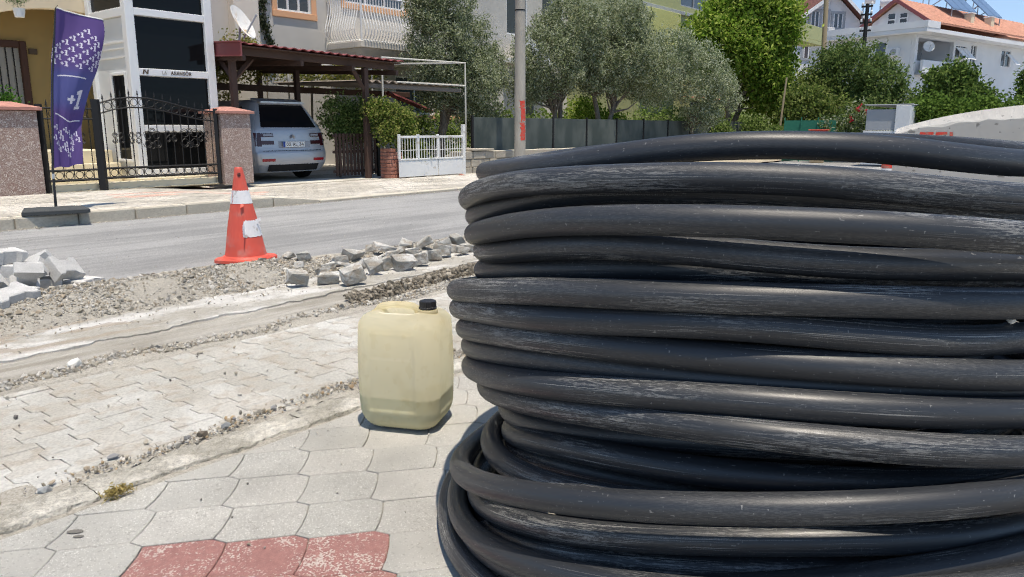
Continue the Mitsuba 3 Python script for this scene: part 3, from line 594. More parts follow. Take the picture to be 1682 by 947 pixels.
# sunken grip under the handle: the top closes through two rings that dip on the handle side
cx = top.mean(0); ring2 = cx + (top - cx) * .82; ring3 = cx + (top - cx) * .62; ring4 = cx + (top - cx) * .3
dipf = lambda q: np.clip((.055 - q[:, 0]) / .03, 0, 1) * np.clip((q[:, 0] + .125) / .03, 0, 1)
ring2[:, 2] += .003; ring3[:, 2] += .002 - .03 * dipf(ring3); ring4[:, 2] -= .04 * dipf(ring4)
scene['mat_can_plastic'] = {'type': 'principledthin', 'base_color': P(lambda p, n, uv: MX((.97, .92, .75), (.87, .80, .60), SS(.52, .72, F2(p.x * 9, p.y * 9, p.z * 7, octaves=4)) * .55 + SS(.60, .70, F2(p.x * 40, p.y * 40, p.z * 25, octaves=3)) * .35)), 'roughness': .38, 'diff_trans': 1.55, 'spec_trans': 0.0, 'eta': 1.45}
put('body', jplace(closed(np.concatenate([R_, ring2[None], ring3[None], ring4[None]]))), 'can_plastic', jc, smooth=50)
hz = JH - .004; hp = [(-.118, 0, hz - .035), (-.112, 0, hz - .006), (-.09, 0, hz + .016), (-.05, 0, hz + .024), (0, 0, hz + .025), (.03, 0, hz + .022), (.048, 0, hz + .012), (.055, 0, hz - .02)]
hp = np.array(hp); tq = np.linspace(0, 7, 30); hp = np.stack([np.interp(tq, range(8), hp[:, k]) for k in range(3)], 1)
hm = tube(hp, .0125, 12); hv = hm[0].copy(); hv[:, 1] *= 1.25
put('handle', jplace((hv, hm[1])), 'can_plastic', jc, smooth=60)
put('neck', jplace(mv(lathe([(.036, -.01), (.036, .008), (.027, .012), (.027, .02)], 28), (.088, 0, JH))), 'can_plastic', jc, smooth=40)
capn = 44; prof = [(.0, .036), (.025, .036), (.0295, .034), (.0305, .030), (.0305, .014), (.032, .012), (.032, .006), (.0, .006)]
cm = lathe(prof[::-1], capn, (.088, 0, JH + .006)); cvv = cm[0].copy(); rid = (np.arange(len(cvv)) % capn) % 2; rr = np.hypot(cvv[:, 0] - .088, cvv[:, 1])
mk = (np.abs(rr - .0305) < 1e-3); cvv[mk & (rid == 1), :2] = np.array([.088, 0]) + (cvv[mk & (rid == 1), :2] - [.088, 0]) * .93
put('cap', jplace((cvv, cm[1])), 'black_plastic', jc)
Rl, _ = shell(.0015); zl = zs_ <= .128
mat('liquid', (.42, .44, .35), .15, .5)
put('liquid', jplace(closed(np.concatenate([Rl[zl][1:]]) + [0, 0, .001])), 'liquid', jc)

# ------------------------------------------------------------------ coil of pipe
PIPE_R = .0285; CEN = np.array([1.967, .784])
LOOPS = [
    (0.713, -0.243, -0.024, 1.001, 0.007, 0.024, 0.03, -0.006),
    (0.743, -0.084, -0.022, 0.890, 0.085, 0.025, 0.005, -0.019),
    (0.748, -0.157, -0.013, 0.861, 0.074, 0.026, 0.02, -0.021),
    (0.754, -0.002, 0.037, 0.826, 0.057, 0.02, 0.033, -0.006),
    (0.704, -0.007, 0.001, 0.785, 0.04, 0.036, 0.027, -0.023),
    (0.694, -0.071, -0.031, 0.73, 0.057, 0.042, 0.02, -0.018),
    (0.758, -0.012, -0.017, 0.686, 0.074, 0.053, 0.022, -0.018),
    (0.754, -0.022, -0.02, 0.628, 0.073, 0.05, 0.023, -0.023),
    (0.783, -0.05, 0.016, 0.559, 0.09, 0.041, 0.018, -0.021),
    (0.764, -0.062, 0.007, 0.507, 0.096, 0.043, 0.017, -0.019),
    (0.768, -0.014, 0.028, 0.464, 0.106, 0.044, 0.025, -0.007),
    (0.78, -0.011, 0.085, 0.41, 0.109, 0.039, 0.023, -0.003),
    (0.628, -0.013, -0.014, 0.392, 0.027, 0.053, 0.038, -0.005),
    (0.64, 0.06, 0.033, 0.338, 0.048, 0.061, 0.049, -0.013),
    (0.615, 0.001, -0.014, 0.255, 0.062, 0.071, 0.026, -0.038),
    (0.699, 0.054, 0.036, 0.327, 0.043, 0.083, 0.016, 0.009),
    (0.763, 0.075, 0.021, 0.342, 0.028, 0.136, 0.059, -0.006),
    (0.717, 0.052, 0.012, 0.22, 0.044, 0.068, 0.069, 0.027),
    (0.712, 0.037, 0.01, 0.142, 0.055, 0.048, 0.065, 0.032),
    (0.829, 0.033, 0.068, 0.195, 0.047, 0.071, 0.038, 0.047),
    (0.789, 0.014, 0.031, 0.161, 0.06, 0.096, 0.034, 0.052),
    (0.811, 0.004, -0.001, 0.086, 0.017, 0.039, 0.014, 0.025),
    # the lowest turns on the ground
    (.72, .0, 0, .034, .0, .0, .0, 0), (.73, .0, .01, .095, .006, .004, .004, 0)]
coil = thing('pipe_coil', 'tall coil of thick black plastic water pipe standing on the near pavement', 'pipe coil')
def loop(par, q):
    R, e1, e2, z0, a, b, c, s = par; n = 216; ph = np.linspace(-np.pi, np.pi, n + 1); base = math.atan2(-CEN[1], -CEN[0])
    g = np.random.default_rng(900 + q); wb = sum(g.normal() * .0016 * np.sin(k * ph + g.uniform(0, 6)) for k in (3, 4, 5, 6)); wr = sum(g.normal() * .0018 * np.sin(k * ph + g.uniform(0, 6)) for k in (3, 4, 5, 7))
    r = R + e1 * np.cos(ph) + e2 * np.sin(ph) + wr; z = np.maximum(z0 + a * np.cos(ph) + b * np.sin(ph) + c * np.cos(2 * ph) + s * np.sin(2 * ph) + wb, .031)
    p = np.stack([CEN[0] + r * np.cos(base + ph), CEN[1] + r * np.sin(base + ph), z], 1); p[-1] = p[0]
    t = np.roll(p[:-1], -1, 0) - np.roll(p[:-1], 1, 0); t = np.vstack([t, t[:1]]); t /= np.linalg.norm(t, axis=1, keepdims=True)
    inn = np.array([CEN[0], CEN[1], 0]) - p * [1, 1, 0]; inn /= np.linalg.norm(inn, axis=1, keepdims=True); inn -= (inn * t).sum(1, keepdims=True) * t; inn /= np.linalg.norm(inn, axis=1, keepdims=True); up = np.cross(t, inn)
    m = 22; th = np.linspace(0, 2 * np.pi, m + 1); rp = PIPE_R * (1 + .0 * th)
    V = p[:, None] + PIPE_R * (np.cos(th)[None, :, None] * inn[:, None] + np.sin(th)[None, :, None] * up[:, None])
    s_ = np.concatenate([[0], np.cumsum(np.linalg.norm(np.diff(p, axis=0), axis=1))]) + q * 7.31
    uv = np.stack([np.repeat(s_[:, None], m + 1, 1), np.repeat(th[None] / (2 * np.pi), n + 1, 0) + q * 3.17], -1).reshape(-1, 2)
    return surf(V), uv
for q, par in enumerate(LOOPS):
    m, uv = loop(par, q); put('turn', m, 'pipe_plastic', coil, smooth=True, uv=uv)
for q in range(13):
    par = (.545 + .006 * math.sin(q * 2.1), 0, 0, .115 + q * .0572, .07, .035, 0, 0); m, uv = loop(par, 50 + q); put('inner_turn', m, 'pipe_plastic', coil, smooth=True, uv=uv)

m, uv = loop((.575, 0, 0, .615, .07, .035, 0, 0), 70); put('inner_turn', m, 'pipe_plastic', coil, smooth=True, uv=uv)

# ------------------------------------------------------------------ feather banner on the far kerb
fb = thing('feather_banner', 'tall purple feather banner with white lettering on a thin pole at the far kerb', 'banner')
FP = np.array([3.66, 9.86, .17])
ply_ = [(-.34, -.30), (.30, -.30), (.33, -.27), (.30, .22), (.12, .27), (.0, .23), (-.14, .27), (-.30, .22)]
put('base_slab', mv(rot(slab_poly(np.array(ply_), 0, .045, .008), (0, 0, 1), -.30), (3.56, 9.62, .137)), 'slab_rubber', fb)
put('pole', tube([(3.66, 9.86, .17), (3.675, 9.86, .62), (3.78, 9.86, 1.6), (3.905, 9.86, 2.42), (3.93, 9.86, 2.45)], [.017, .013, .011, .008, .007], 8), 'black_plastic', fb, smooth=50)
put('ferrule', tube([(3.672, 9.86, .50), (3.676, 9.86, .56)], [.017, .017], 8), 'chrome', fb, smooth=50)
rowsF, colsF = 60, 24; FV = np.zeros((rowsF, colsF, 3)); FU = np.zeros((rowsF, colsF, 2))
lx = np.interp(np.linspace(0, 1, rowsF), [0, .3, .7, 1], [3.915, 3.80, 3.715, 3.69]); rx_ = np.interp(np.linspace(0, 1, rowsF), [0, .08, .35, .55, .75, 1], [4.40, 4.40, 4.30, 4.18, 4.05, 3.99])
for i in range(rowsF):
    t = i / (rowsF - 1)
    for j in range(colsF):
        s = j / (colsF - 1); zt = 2.42 - .085 * s + 0; zb = .62 + .035 * s + .01 * math.sin(s * 9)
        x = lx[i] + (rx_[i] - lx[i]) * s; y = 9.86 + s * (.06 * math.sin(s * 5 + t * 5) + .035 * math.sin(t * 9 + s * 3)) + .03 * math.exp(-((s - .2 - .1 * t) / .07) ** 2) - .02 * math.exp(-((s - .55) / .06) ** 2) * t
        FV[i, j] = (x, y, zt + (zb - zt) * t); FU[i, j] = (s, t)
SM = [(.67, .098), (.55, .128), (.80, .138), (.41, .158), (.67, .168), (.87, .178), (.28, .19), (.54, .198), (.80, .208), (.15, .222), (.40, .23), (.66, .238), (.91, .25), (.06, .253), (.28, .26), (.53, .27), (.80, .278), (.0, .288), (.17, .292), (.41, .298), (.68, .305), (.90, .315), (.05, .325), (.29, .33), (.55, .335), (.82, .345), (.97, .228), (.97, .29),
      (.16, .740), (.45, .752), (.30, .778), (.58, .772), (.12, .806), (.35, .810), (.68, .806), (.84, .79), (.22, .846), (.48, .846), (.72, .846), (.52, .888), (.70, .886), (.42, .868), (.9, .83), (.60, .922), (.28, .885)]
def flagc(p, n, uv):
    c = MX((.125, .085, .25), (.11, .118, .31), SS(.30, .42, uv.y) * SS(.66, .56, uv.y)); m = mi.Bool(False)
    for a, b in SM:
        hu = .052; x, y = (uv.x - a) / .078, (uv.y - b) / .0185
        inb = lambda q, r, s, t: (x > q) & (x < r) & (y > s) & (y < t)
        m |= inb(-1.0, -.2, -.16, .16) | inb(-.72, -.46, -.5, .5) | inb(.14, .52, -.9, .9) | inb(-.05, .75, .62, .95) | inb(-.1, .3, -.9, -.55)
    x, y = (uv.x - .62) / .24, (uv.y - .555) / .066
    inb = lambda q, r, s, t: (x > q) & (x < r) & (y > s) & (y < t)
    m |= inb(-.95, -.12, -.13, .13) | inb(-.66, -.40, -.42, .42) | inb(.22, .60, -.98, .98) | inb(.0, .84, .70, .98) | ((x > -.05) & (x <= .3) & (y > -.98 + (.3 - x) * .5) & (y < -.5))
    arc = lambda cx, cy, k, w: (dr.abs(uv.y - cy - k * dr.square(uv.x - cx)) < .0042) & (dr.abs(uv.x - cx) < w)
    m |= arc(.45, .405, .10, .31); m |= (dr.abs(uv.y - (.655 + .045 * SS(.1, .6, uv.x) + .0 * uv.x)) < .0042) & (uv.x > .12) & (uv.x < .93)
    return dr.select(m, mi.Color3f(.70, .68, .76), c)
scene['mat_flag_cloth'] = {'type': 'principledthin', 'base_color': P(flagc), 'roughness': .4, 'diff_trans': .35, 'spec_trans': 0.0, 'eta': 1.4}
fm = surf(FV); put('cloth', fm, 'flag_cloth', fb, smooth=True, uv=FU.reshape(-1, 2))
put('top_rod', tube(np.column_stack([FV[0, :, 0], FV[0, :, 1], FV[0, :, 2] + .004]), .008, 6), 'plate_white', fb, smooth=50)

rock('pebble_on_pipe', (1.619, .149, .731), (.011, .008, .007), 'small white pebble resting on a pipe turn near the right picture edge', (.7, .68, .62), 8, 'pebble')

# ------------------------------------------------------------------ front fence of the left house
def pillar(x0, x1, label):
    k = thing('gate_pillar', label, 'pillar')
    put('shaft', cbox(x0, x1, 12.62, 13.2, .10, 1.335, .012), 'granite_chip', k)
    ov, zt = .055, 1.345; xm, ym = (x0 + x1) / 2, 12.91
    put('cap', hull([(a, b, z) for a in (x0 - ov, x1 + ov) for b in (12.62 - ov, 13.2 + ov) for z in (zt - .008, zt + .035)] + [(xm + s * .08, ym + t * .06, zt + .115) for s in (-1, 1) for t in (-1, 1)]), 'pillar_cap', k); return k
pillar(3.93, 4.58, 'speckled granite chip gate pillar with red cap at the left picture edge')
pillar(7.50, 8.08, 'speckled granite chip gate pillar with red cap between the iron gate and the car')
lw = thing('low_garden_wall', 'low dark red brick wall left of the left gate pillar', 'wall')
put('core', box(1.5, 3.90, 12.76, 12.9, .1, .80), 'dark_red_brick', lw)
for r_ in range(9):
    for c_ in range(9):
        x0 = 1.55 + c_ * .262 + (r_ % 2) * .13
        if x0 + .25 < 3.92: put('brick', cbox(x0, x0 + .25, 12.66, 12.78, .14 + r_ * .075, .205 + r_ * .075, .008), 'dark_red_brick', lw)

def ring(c, r, w=.006, ax='xz', n=14):
    th = np.linspace(0, 2 * np.pi, n + 1)[:-1]; return tube(np.array(c) + np.stack([r * np.cos(th), 0 * th, r * np.sin(th)], 1), w, 4, closed=True)
def cscroll(c, r, sx, sz, turn=1.6, n=18):
    th = np.linspace(0, 2 * np.pi * turn, n); rr = r * (1 - .55 * th / th[-1]); return tube(np.array(c) + np.stack([sx * (rr * np.cos(th)), 0 * th, sz * (rr * np.sin(th))], 1), .0065, 4)
def spear(x, y, z): return join(bar((x, y, z), (x, y, z + .03), .006, 5), lathe([(.0, .0), (.016, .01), (.010, .03), (.013, .035), (.003, .085), (0, .09)], 6, (x, y, z + .025)))
def iron_panel(k, x0, x1, y, toprail, z0=.30, step=.135, drop=.155, scrolls=()):
    xs = np.linspace(x0, x1, 40); zt = toprail(xs)
    put('upper_rail', tube(np.stack([xs, xs * 0 + y, zt], 1), .014, 5), 'black_iron', k)
    put('upper_rail', tube(np.stack([xs, xs * 0 + y, zt - drop], 1), .012, 5), 'black_iron', k)
    put('lower_rail', sqbar((x0, y, z0), (x1, y, z0), .028), 'black_iron', k); put('lower_rail', sqbar((x0, y, z0 + .15), (x1, y, z0 + .15), .024), 'black_iron', k)
    n = int(round((x1 - x0) / step)); bx = x0 + (np.arange(n) + .5) * (x1 - x0) / n
    for b in bx:
        t = float(toprail(np.array([b]))[0]); put('bar', join(bar((b, y, z0), (b, y, t + .02), .0075, 5)), 'black_iron', k); put('spear_tip', spear(b, y, t + .01), 'black_iron', k)
    for a, b in zip(bx[:-1], bx[1:]):
        c = (a + b) / 2; put('rail_ring', ring((c, y - .003, z0 + .075), .055), 'black_iron', k); t = float(toprail(np.array([c]))[0]); put('rail_ring', ring((c, y - .003, t - drop / 2), .055), 'black_iron', k)
    for sx, sz, s in scrolls:
        for a in (-1, 1):
            for b in (-1, 1): put('scroll', cscroll((sx + a * s * 1.05, y - .008, sz + b * s * .9), s, a, b), 'black_iron', k)
FY = 12.72
fp = thing('iron_fence_panel', 'narrow black wrought iron fence panel with spear tips behind the purple banner', 'fence panel')
iron_panel(fp, 4.68, 5.40, FY, lambda x: 1.375 + 0 * x, scrolls=[(4.86, .93, .045), (5.16, .93, .045)])
put('post', sqbar((4.645, FY, .10), (4.645, FY, 1.43), .075), 'black_iron', fp)
ig = thing('iron_gate', 'arched black wrought iron gate with scrolls and spear tips in front of the lift', 'gate')
def arch_rail(x):
    u = (np.asarray(x, float) - 5.5) / 1.95
    return np.interp(u, [0, .12, .25, .40, .55, .70, .85, 1.0], [1.46, 1.53, 1.565, 1.56, 1.51, 1.44, 1.385, 1.36])
iron_panel(ig, 5.50, 7.43, FY, arch_rail, z0=.31, scrolls=[(6.02, .93, .05), (6.30, .90, .075), (6.62, .95, .05), (6.95, .92, .085), (7.2, .95, .05), (5.75, .93, .045)])
for z in (1.03, .80): put('scroll', cscroll((6.30, FY - .008, z), .06, 1, 1), 'black_iron', ig); put('scroll', cscroll((6.95, FY - .008, z), .06, -1, 1), 'black_iron', ig)
put('post', sqbar((5.455, FY, .10), (5.455, FY, 1.52), .10), 'black_iron', ig)
put('post', sqbar((7.46, FY, .12), (7.46, FY, 1.42), .06), 'black_iron', ig)
gk = thing('garden_curb', 'low pale stone curb under the iron gate', 'curb')
put('slab', cbox(4.62, 7.49, 12.78, 12.98, .10, .235, .012), 'beige_tile', gk)
g9 = np.random.default_rng(4)
m, c = stones(np.stack([g9.uniform(4.6, 7.5, 60), 12.73 + g9.normal(0, .02, 60), np.full(60, .135)], 1), g9.uniform(.008, .02, 60), g9, [(.5, .47, .4), (.4, .36, .3)])
tag(put('pebble', m, 'stone_vc', gk, color=c), kind='stuff')

# ------------------------------------------------------------------ lift tower on the left house
lt = thing('lift_tower', 'white framed outdoor lift tower with dark glass panels, added to the front of the house', 'lift tower')
YF, XL, XR, YB = 13.5, 6.42, 8.0, 15.0
for a, b in ((XL, XL + .155), (XR - .155, XR)): put('corner_post', cbox(a, b, YF, YF + .155, .2, 9.0, .012), 'white_frame', lt)
put('corner_post', cbox(XL, XL + .12, YB - .14, YB, .2, 9.0, .012), 'white_frame', lt)
for z0, z1 in ((.235, .37), (1.02, 1.135), (1.97, 2.09), (2.955, 3.075), (4.6, 4.72), (6.3, 6.42)):
    put('rail', cbox(XL + .157, XR - .157, YF + .012, YF + .14, z0, z1, .006), 'white_frame', lt)
for z0, z1 in ((.38, 1.01), (1.145, 1.96), (2.10, 2.945), (3.085, 4.59), (4.73, 6.29)):
    put('glass_panel', box(XL + .157, XR - .157, YF + .075, YF + .095, z0, z1), 'dark_glass', lt)
put('side_panel', (lambda m: (np.stack([m[0][:, 1] * 0 + XL + .06 + (m[0][:, 1] - m[0][:, 1].min()) * .3, m[0][:, 0], m[0][:, 2]], 1), m[1][:, ::-1]))(wall_xz(with_holes(YF + .157, YB - .142, .22, 2.93, [(13.80, 14.28, .55, 1.98)]), 0, .1)), 'panel_grey', lt)
for z0, z1 in ((2.27, 2.30), (2.42, 2.44), (2.52, 2.55)): put('moulding', box(XL + .035, XL + .065, YF + .157, YB - .142, z0, z1), 'white_frame', lt)
dr_ = tag(numbered(f'{lt}__door'), 'narrow glazed door'); labels.pop(dr_)
for y0, y1, z0, z1 in ((13.755, 13.80, .50, 2.03), (14.28, 14.33, .50, 2.03)): put('frame', cbox(XL + .02, XL + .075, y0, y1, z0, z1, .005), 'white_frame', dr_)
for z0, z1 in ((.50, .548), (1.982, 2.03)): put('frame', cbox(XL + .02, XL + .075, 13.802, 14.278, z0, z1, .005), 'white_frame', dr_)
put('pane', box(XL + .05, XL + .06, 13.80, 14.28, .55, 1.98), 'dark_glass', dr_)
put('handle', cbox(XL - .03, XL + .0, 13.63, 13.67, 1.02, 1.36, .006), 'white_frame', dr_)
put('rail', cbox(XL + .01, XL + .12, YF + .157, YB - .142, 2.94, 3.08, .006), 'white_frame', lt)
put('glass_panel', box(XL + .06, XL + .08, YF + .157, YB - .142, 3.085, 6.3), 'dark_glass', lt)
put('back_panel', box(XL + .13, XR, YB + .005, YB + .05, .2, 9.0), 'panel_grey', lt)
put('side_panel', box(XR - .05, XR - .02, YF + .157, YB, .2, 9.0), 'panel_grey', lt)
put('plinth', cbox(XL - .02, XR + .02, YF - .06, YB, .125, .232, .01), 'beige_tile', lt)
mat('sign_ink', (.10, .075, .055), .7, .2); mat('sign_faded', (.36, .35, .33), .7, .2)
put('sign_letters', lettering('ASANSÖR', .058, (7.13, YF + .009, 2.005)), 'sign_ink', lt)
put('sign_faded_letters', lettering('LA', .052, (6.97, YF + .009, 2.008)), 'sign_faded', lt)
lg = [wall_xz([(6.63, 1.995), (6.655, 1.995), (6.675, 2.07), (6.65, 2.07)], YF + .006, YF + .010), wall_xz([(6.70, 1.995), (6.725, 1.995), (6.745, 2.07), (6.72, 2.07)], YF + .006, YF + .010), wall_xz([(6.655, 2.07), (6.68, 2.07), (6.72, 1.995), (6.70, 1.995)], YF + .0063, YF + .0097)]
put('sign_logo', join(*lg), 'sign_ink', lt)

# ------------------------------------------------------------------ left house: arched porch
lh = thing('left_house', 'tan house with arched porch behind the iron fence', 'house')
put('wall', wall_xz(with_holes(-2, 8.25, .1, 9, [(5.16, 5.72, .62, 2.55)]), 16.0, 16.3), 'tan_wall', lh)
put('side_wall', box(8.0, 8.25, 16.31, 30, .1, 9), 'house_wall', lh)
put('roof', box(-2, 8.3, 16.0, 30, 9.01, 9.2), 'cream_wall', lh)
xa = np.linspace(3.6, 6.62, 26); za = 3.12 - .42 * ((xa - 6.05) / 1.6) ** 2
put('porch_arch', wall_xz(Polygon([(-2, .12), (3.1, .12), (3.1, 2.0), (3.6, 2.1)] + list(zip(xa, za))[1:] + [(6.62, 6.5), (-2, 6.5)]), 15.03, 15.25), 'cream_wall', lh)
put('porch_ceiling', box(-2, 6.6, 15.26, 15.99, 3.5, 3.6), 'cream_wall', lh)
put('porch_step', cbox(2.5, 6.36, 14.05, 14.34, .126, .485, .01), 'beige_tile', lh); put('porch_step', cbox(2.5, 6.36, 14.345, 15.98, .126, .705, .01), 'beige_tile', lh)
for q in range(10): put('tile_strip', cbox(3.2 + q * .315, 3.2 + q * .315 + .308, 14.325, 14.343, .49, .70, .003), 'beige_tile', lh); put('tile_strip', cbox(3.3 + q * .305, 3.3 + q * .305 + .298, 14.03, 14.048, .14, .48, .003), 'beige_tile', lh)
dk = numbered(f'{lh}__door')
mat('door_brown', (.07, .035, .025), .6, .3); mat('door_glass', (.30, .29, .26), .3, .4)
put('frame', join(cbox(5.64, 5.75, 15.94, 16.06, .62, 2.62, .01), cbox(5.05, 5.635, 15.94, 16.06, 2.50, 2.62, .01), cbox(5.05, 5.12, 15.94, 16.06, .62, 2.495, .01)), 'door_brown', dk)
put('pane', box(5.12, 5.64, 16.03, 16.05, .65, 2.5), 'door_glass', dk)
for b in (5.18, 5.30, 5.42, 5.54): put('bar', bar((b, 16.0, .65), (b, 16.0, 2.5), .011, 5), 'black_iron', dk)
put('crossbar', bar((5.12, 15.99, 1.45), (5.64, 15.99, 1.45), .011, 5), 'black_iron', dk)
put('house_number_plate', cbox(5.79, 5.93, 15.97, 15.998, 2.40, 2.50, .004), 'sign_ink', lh)
GREEN = [(.055, .14, .025), (.08, .19, .035), (.12, .25, .05), (.04, .10, .02)]
g3 = np.random.default_rng(21)
def shrub(name, c, r, n, ll, lw_, pal, label, cat, seed, per=12, spread=.05, shell=.3, stems=5):
    g = np.random.default_rng(seed); k = thing(name, label, cat); pts, cc = clump_points([(c, *r)], n, per, spread, g, shell); m, col = leaves(pts, ll, lw_, g, pal); put('foliage', m, 'leaf_vc', k, color=col)
    base = np.array([c[0], c[1], c[2] - r[2] * 1.05]); put('stem', join(*[tube([base + g.normal(size=3) * .02, (base + e) / 2 + g.normal(size=3) * .04, e], [.012, .009, .004], 5) for e in cc[:stems]]), 'bark', k); return k
shrub('potted_shrub', (4.32, 13.45, 1.50), (.34, .22, .17), 70, .06, .035, GREEN, 'bright green leafy plant growing above the left gate pillar', 'plant', 5)
hp_ = thing('hanging_plant', 'small plant in a white hanging pot at the top left corner', 'hanging plant')
pts, _ = clump_points([((5.22, 14.6, 3.22), .17, .17, .2)], 50, 10, .035, g3, .2); m, col = leaves(pts, .045, .015, g3, [(.16, .22, .10), (.22, .28, .14), (.10, .15, .06)])
put('foliage', m, 'leaf_vc', hp_, color=col); put('pot', lathe([(0, 0), (.07, 0), (.09, .13), (.095, .14), (.08, .14), (.075, .12), (0, .12)], 18, (5.22, 14.6, 2.86)), 'plate_white', hp_, smooth=40); put('cord', bar((5.22, 14.6, 2.99), (5.22, 15.02, 3.9), .004, 4), 'black_iron', hp_)

# ------------------------------------------------------------------ main house behind the carport
mh = thing('main_house', 'grey white house with peach window trim behind the carport', 'house')
put('wall', wall_xz(with_holes(8.3, 20.5, 0, 9.5, [(13.22, 14.36, 4.27, 5.7), (17.5, 19.25, 1.55, 2.75), (15.6, 18.0, 4.75, 5.9)]), 19.0, 19.3), 'house_wall', mh)
put('side_wall', box(20.2, 20.5, 19.31, 30, 0, 9.5), 'house_wall', mh); put('roof', box(8.2, 20.7, 18.8, 30, 9.51, 9.8), 'cream_wall', mh)
put('pilaster', cbox(11.72, 12.46, 18.72, 18.998, .02, 9.5, .01), 'pilaster', mh)
put('downpipe', bar((14.98, 18.93, .05), (14.98, 18.93, 9.4), .045, 8), 'pilaster', mh)
def window(par, x0, x1, z0, z1, y, fm='white_frame', trim=None, mull=2, tw=.12, dpt=.10):
    w = numbered(f'{par}__window')
    put('pane', box(x0, x1, y + dpt - .01, y + dpt, z0, z1), 'window_glass', w); fw_ = .055
    put('frame', join(cbox(x0, x1, y + .03, y + dpt - .012, z0, z0 + fw_, .006), cbox(x0, x1, y + .03, y + dpt - .012, z1 - fw_, z1, .006), *[cbox(a, a + fw_, y + .033, y + dpt - .013, z0 + fw_ + .001, z1 - fw_ - .001, .006) for a in np.linspace(x0, x1 - fw_, mull + 1)]), fm, w)
    if trim: put('trim', join(cbox(x0 - tw, x1 + tw, y - .05, y - .002, z0 - tw, z0 - .001, .008), cbox(x0 - tw, x0 - .001, y - .03, y - .002, z0, z1 + tw, .008), cbox(x1 + .001, x1 + tw, y - .03, y - .002, z0, z1 + tw, .008)), trim, w)
    return w
window(mh, 13.22, 14.36, 4.27, 5.7, 19.0, trim='peach_trim', mull=3, tw=.17)
window(mh, 17.5, 19.25, 1.55, 2.75, 19.0, mull=2)
put('sill', cbox(15.6, 20.45, 18.88, 18.997, 1.40, 1.50, .01), 'peach_trim', mh)
window(mh, 15.6, 18.0, 4.75, 5.9, 19.0, trim='peach_trim', mull=3, tw=.16)
bl = numbered(f'{mh}__balcony')
put('slab', join(cbox(14.85, 18.8, 17.45, 18.998, 3.33, 3.50, .01)), 'pilaster', bl)
put('soffit', hull([(14.9, 17.5, 3.325), (18.75, 17.5, 3.325), (14.9, 18.99, 3.325), (18.75, 18.99, 3.325), (15.05, 17.75, 3.02), (18.6, 17.75, 3.02), (15.05, 18.99, 3.02), (18.6, 18.99, 3.02)]), 'house_wall', bl)
BP = np.array([(0.0, 0), (.06, .05), (.13, .16), (.155, .30), (.13, .45), (.07, .62), (.02, .80), (0, 1.0), (0, 1.22)])
for q in range(36):
    x = 14.95 + q * .108; put('railing_bar', tube(np.column_stack([np.full(9, x), 17.52 - BP[:, 0], 3.52 + BP[:, 1]]), .017, 4), 'white_frame', bl)
for q in range(13):
    y = 17.62 + q * .108; put('railing_bar', tube(np.column_stack([14.90 - BP[:, 0], np.full(9, y), 3.52 + BP[:, 1]]), .017, 4), 'white_frame', bl)
put('railing_rail', join(sqbar((14.88, 17.52, 3.53), (18.75, 17.52, 3.53), .03), sqbar((14.88, 17.52, 4.74), (18.75, 17.52, 4.74), .035), sqbar((14.9, 17.52, 3.53), (14.9, 18.98, 3.53), .03), sqbar((14.9, 17.52, 4.74), (14.9, 18.98, 4.74), .035), bar((14.9, 17.5, 3.5), (14.9, 17.5, 4.76), .03)), 'white_frame', bl)
vn = thing('climbing_vine', 'thin dark vine hanging down the house wall by the upstairs window', 'vine')
g4 = np.random.default_rng(31); t = g4.uniform(0, 1, 150); cvn = np.stack([12.78 + .1 * np.sin(t * 9) + g4.normal(0, .05, 150), 18.93 + 0 * t, 5.6 - t * 2.7], 1); cvn = (cvn[:, None] + g4.normal(size=(150, 9, 3)) * [.06, .02, .06]).reshape(-1, 3)
m, col = leaves(cvn, .075, .05, g4, [(.055, .075, .035), (.09, .11, .06), (.15, .17, .12), (.035, .05, .02)]); put('foliage', m, 'leaf_vc', vn, color=col)
put('stem', tube([(12.78, 18.96, .1), (12.72, 18.96, 2), (12.83, 18.96, 3.6), (12.75, 18.96, 5.6)], .015, 5), 'bark', vn)
def dish(key, c, nrm, r, label, m_='far_white', arm=True):
    k = thing(key, label, 'satellite dish'); nrm = np.array(nrm, float); nrm /= np.linalg.norm(nrm)
    pf = [(0, -.16 * r), (.35 * r, -.13 * r), (.7 * r, -.06 * r), (r, .04 * r), (1.02 * r, .05 * r), (1.0 * r, .03 * r), (.7 * r, -.08 * r), (.3 * r, -.15 * r), (0, -.18 * r)]
    mm = lathe(pf, 28); R = trimesh.geometry.align_vectors([0, 0, 1], nrm)[:3, :3]; put('reflector', (mm[0] @ R.T + np.array(c), mm[1]), m_, k, smooth=40)
    c = np.array(c); tip = c + nrm * r * .95 + [0, 0, -.12 * r]; put('arm', bar(c + np.cross(nrm, [nrm[1], -nrm[0], 0.]) * -.0 + [0, 0, -r * .9], tip, .018 * max(1, r), 5), 'far_grey', k); put('feed_horn', bar(tip - nrm * .06 * r, tip + nrm * .06 * r, .06 * r, 8), 'far_grey', k)
    return k
mat('rusty_dish', P(lambda p, n, uv: MX((.70, .69, .65), (.48, .30, .10), SS(.50, .66, F2(p.x * 9, p.y * 9, p.z * 5, octaves=4)) * SS(.26, .06, dr.sqrt(dr.square(p.x - 8.5) + dr.square(p.z - 2.98))))), .6, .3)
dish('satellite_dish', (8.52, 13.35, 3.02), (.45, -.75, .48), .33, 'white satellite dish with rust stain beside the lift tower, above the carport', 'rusty_dish')
dsh = 'satellite_dish'
put('mast', bar((8.5, 13.5, 2.5), (8.52, 13.43, 3.0), .02, 6), 'far_grey', dsh)

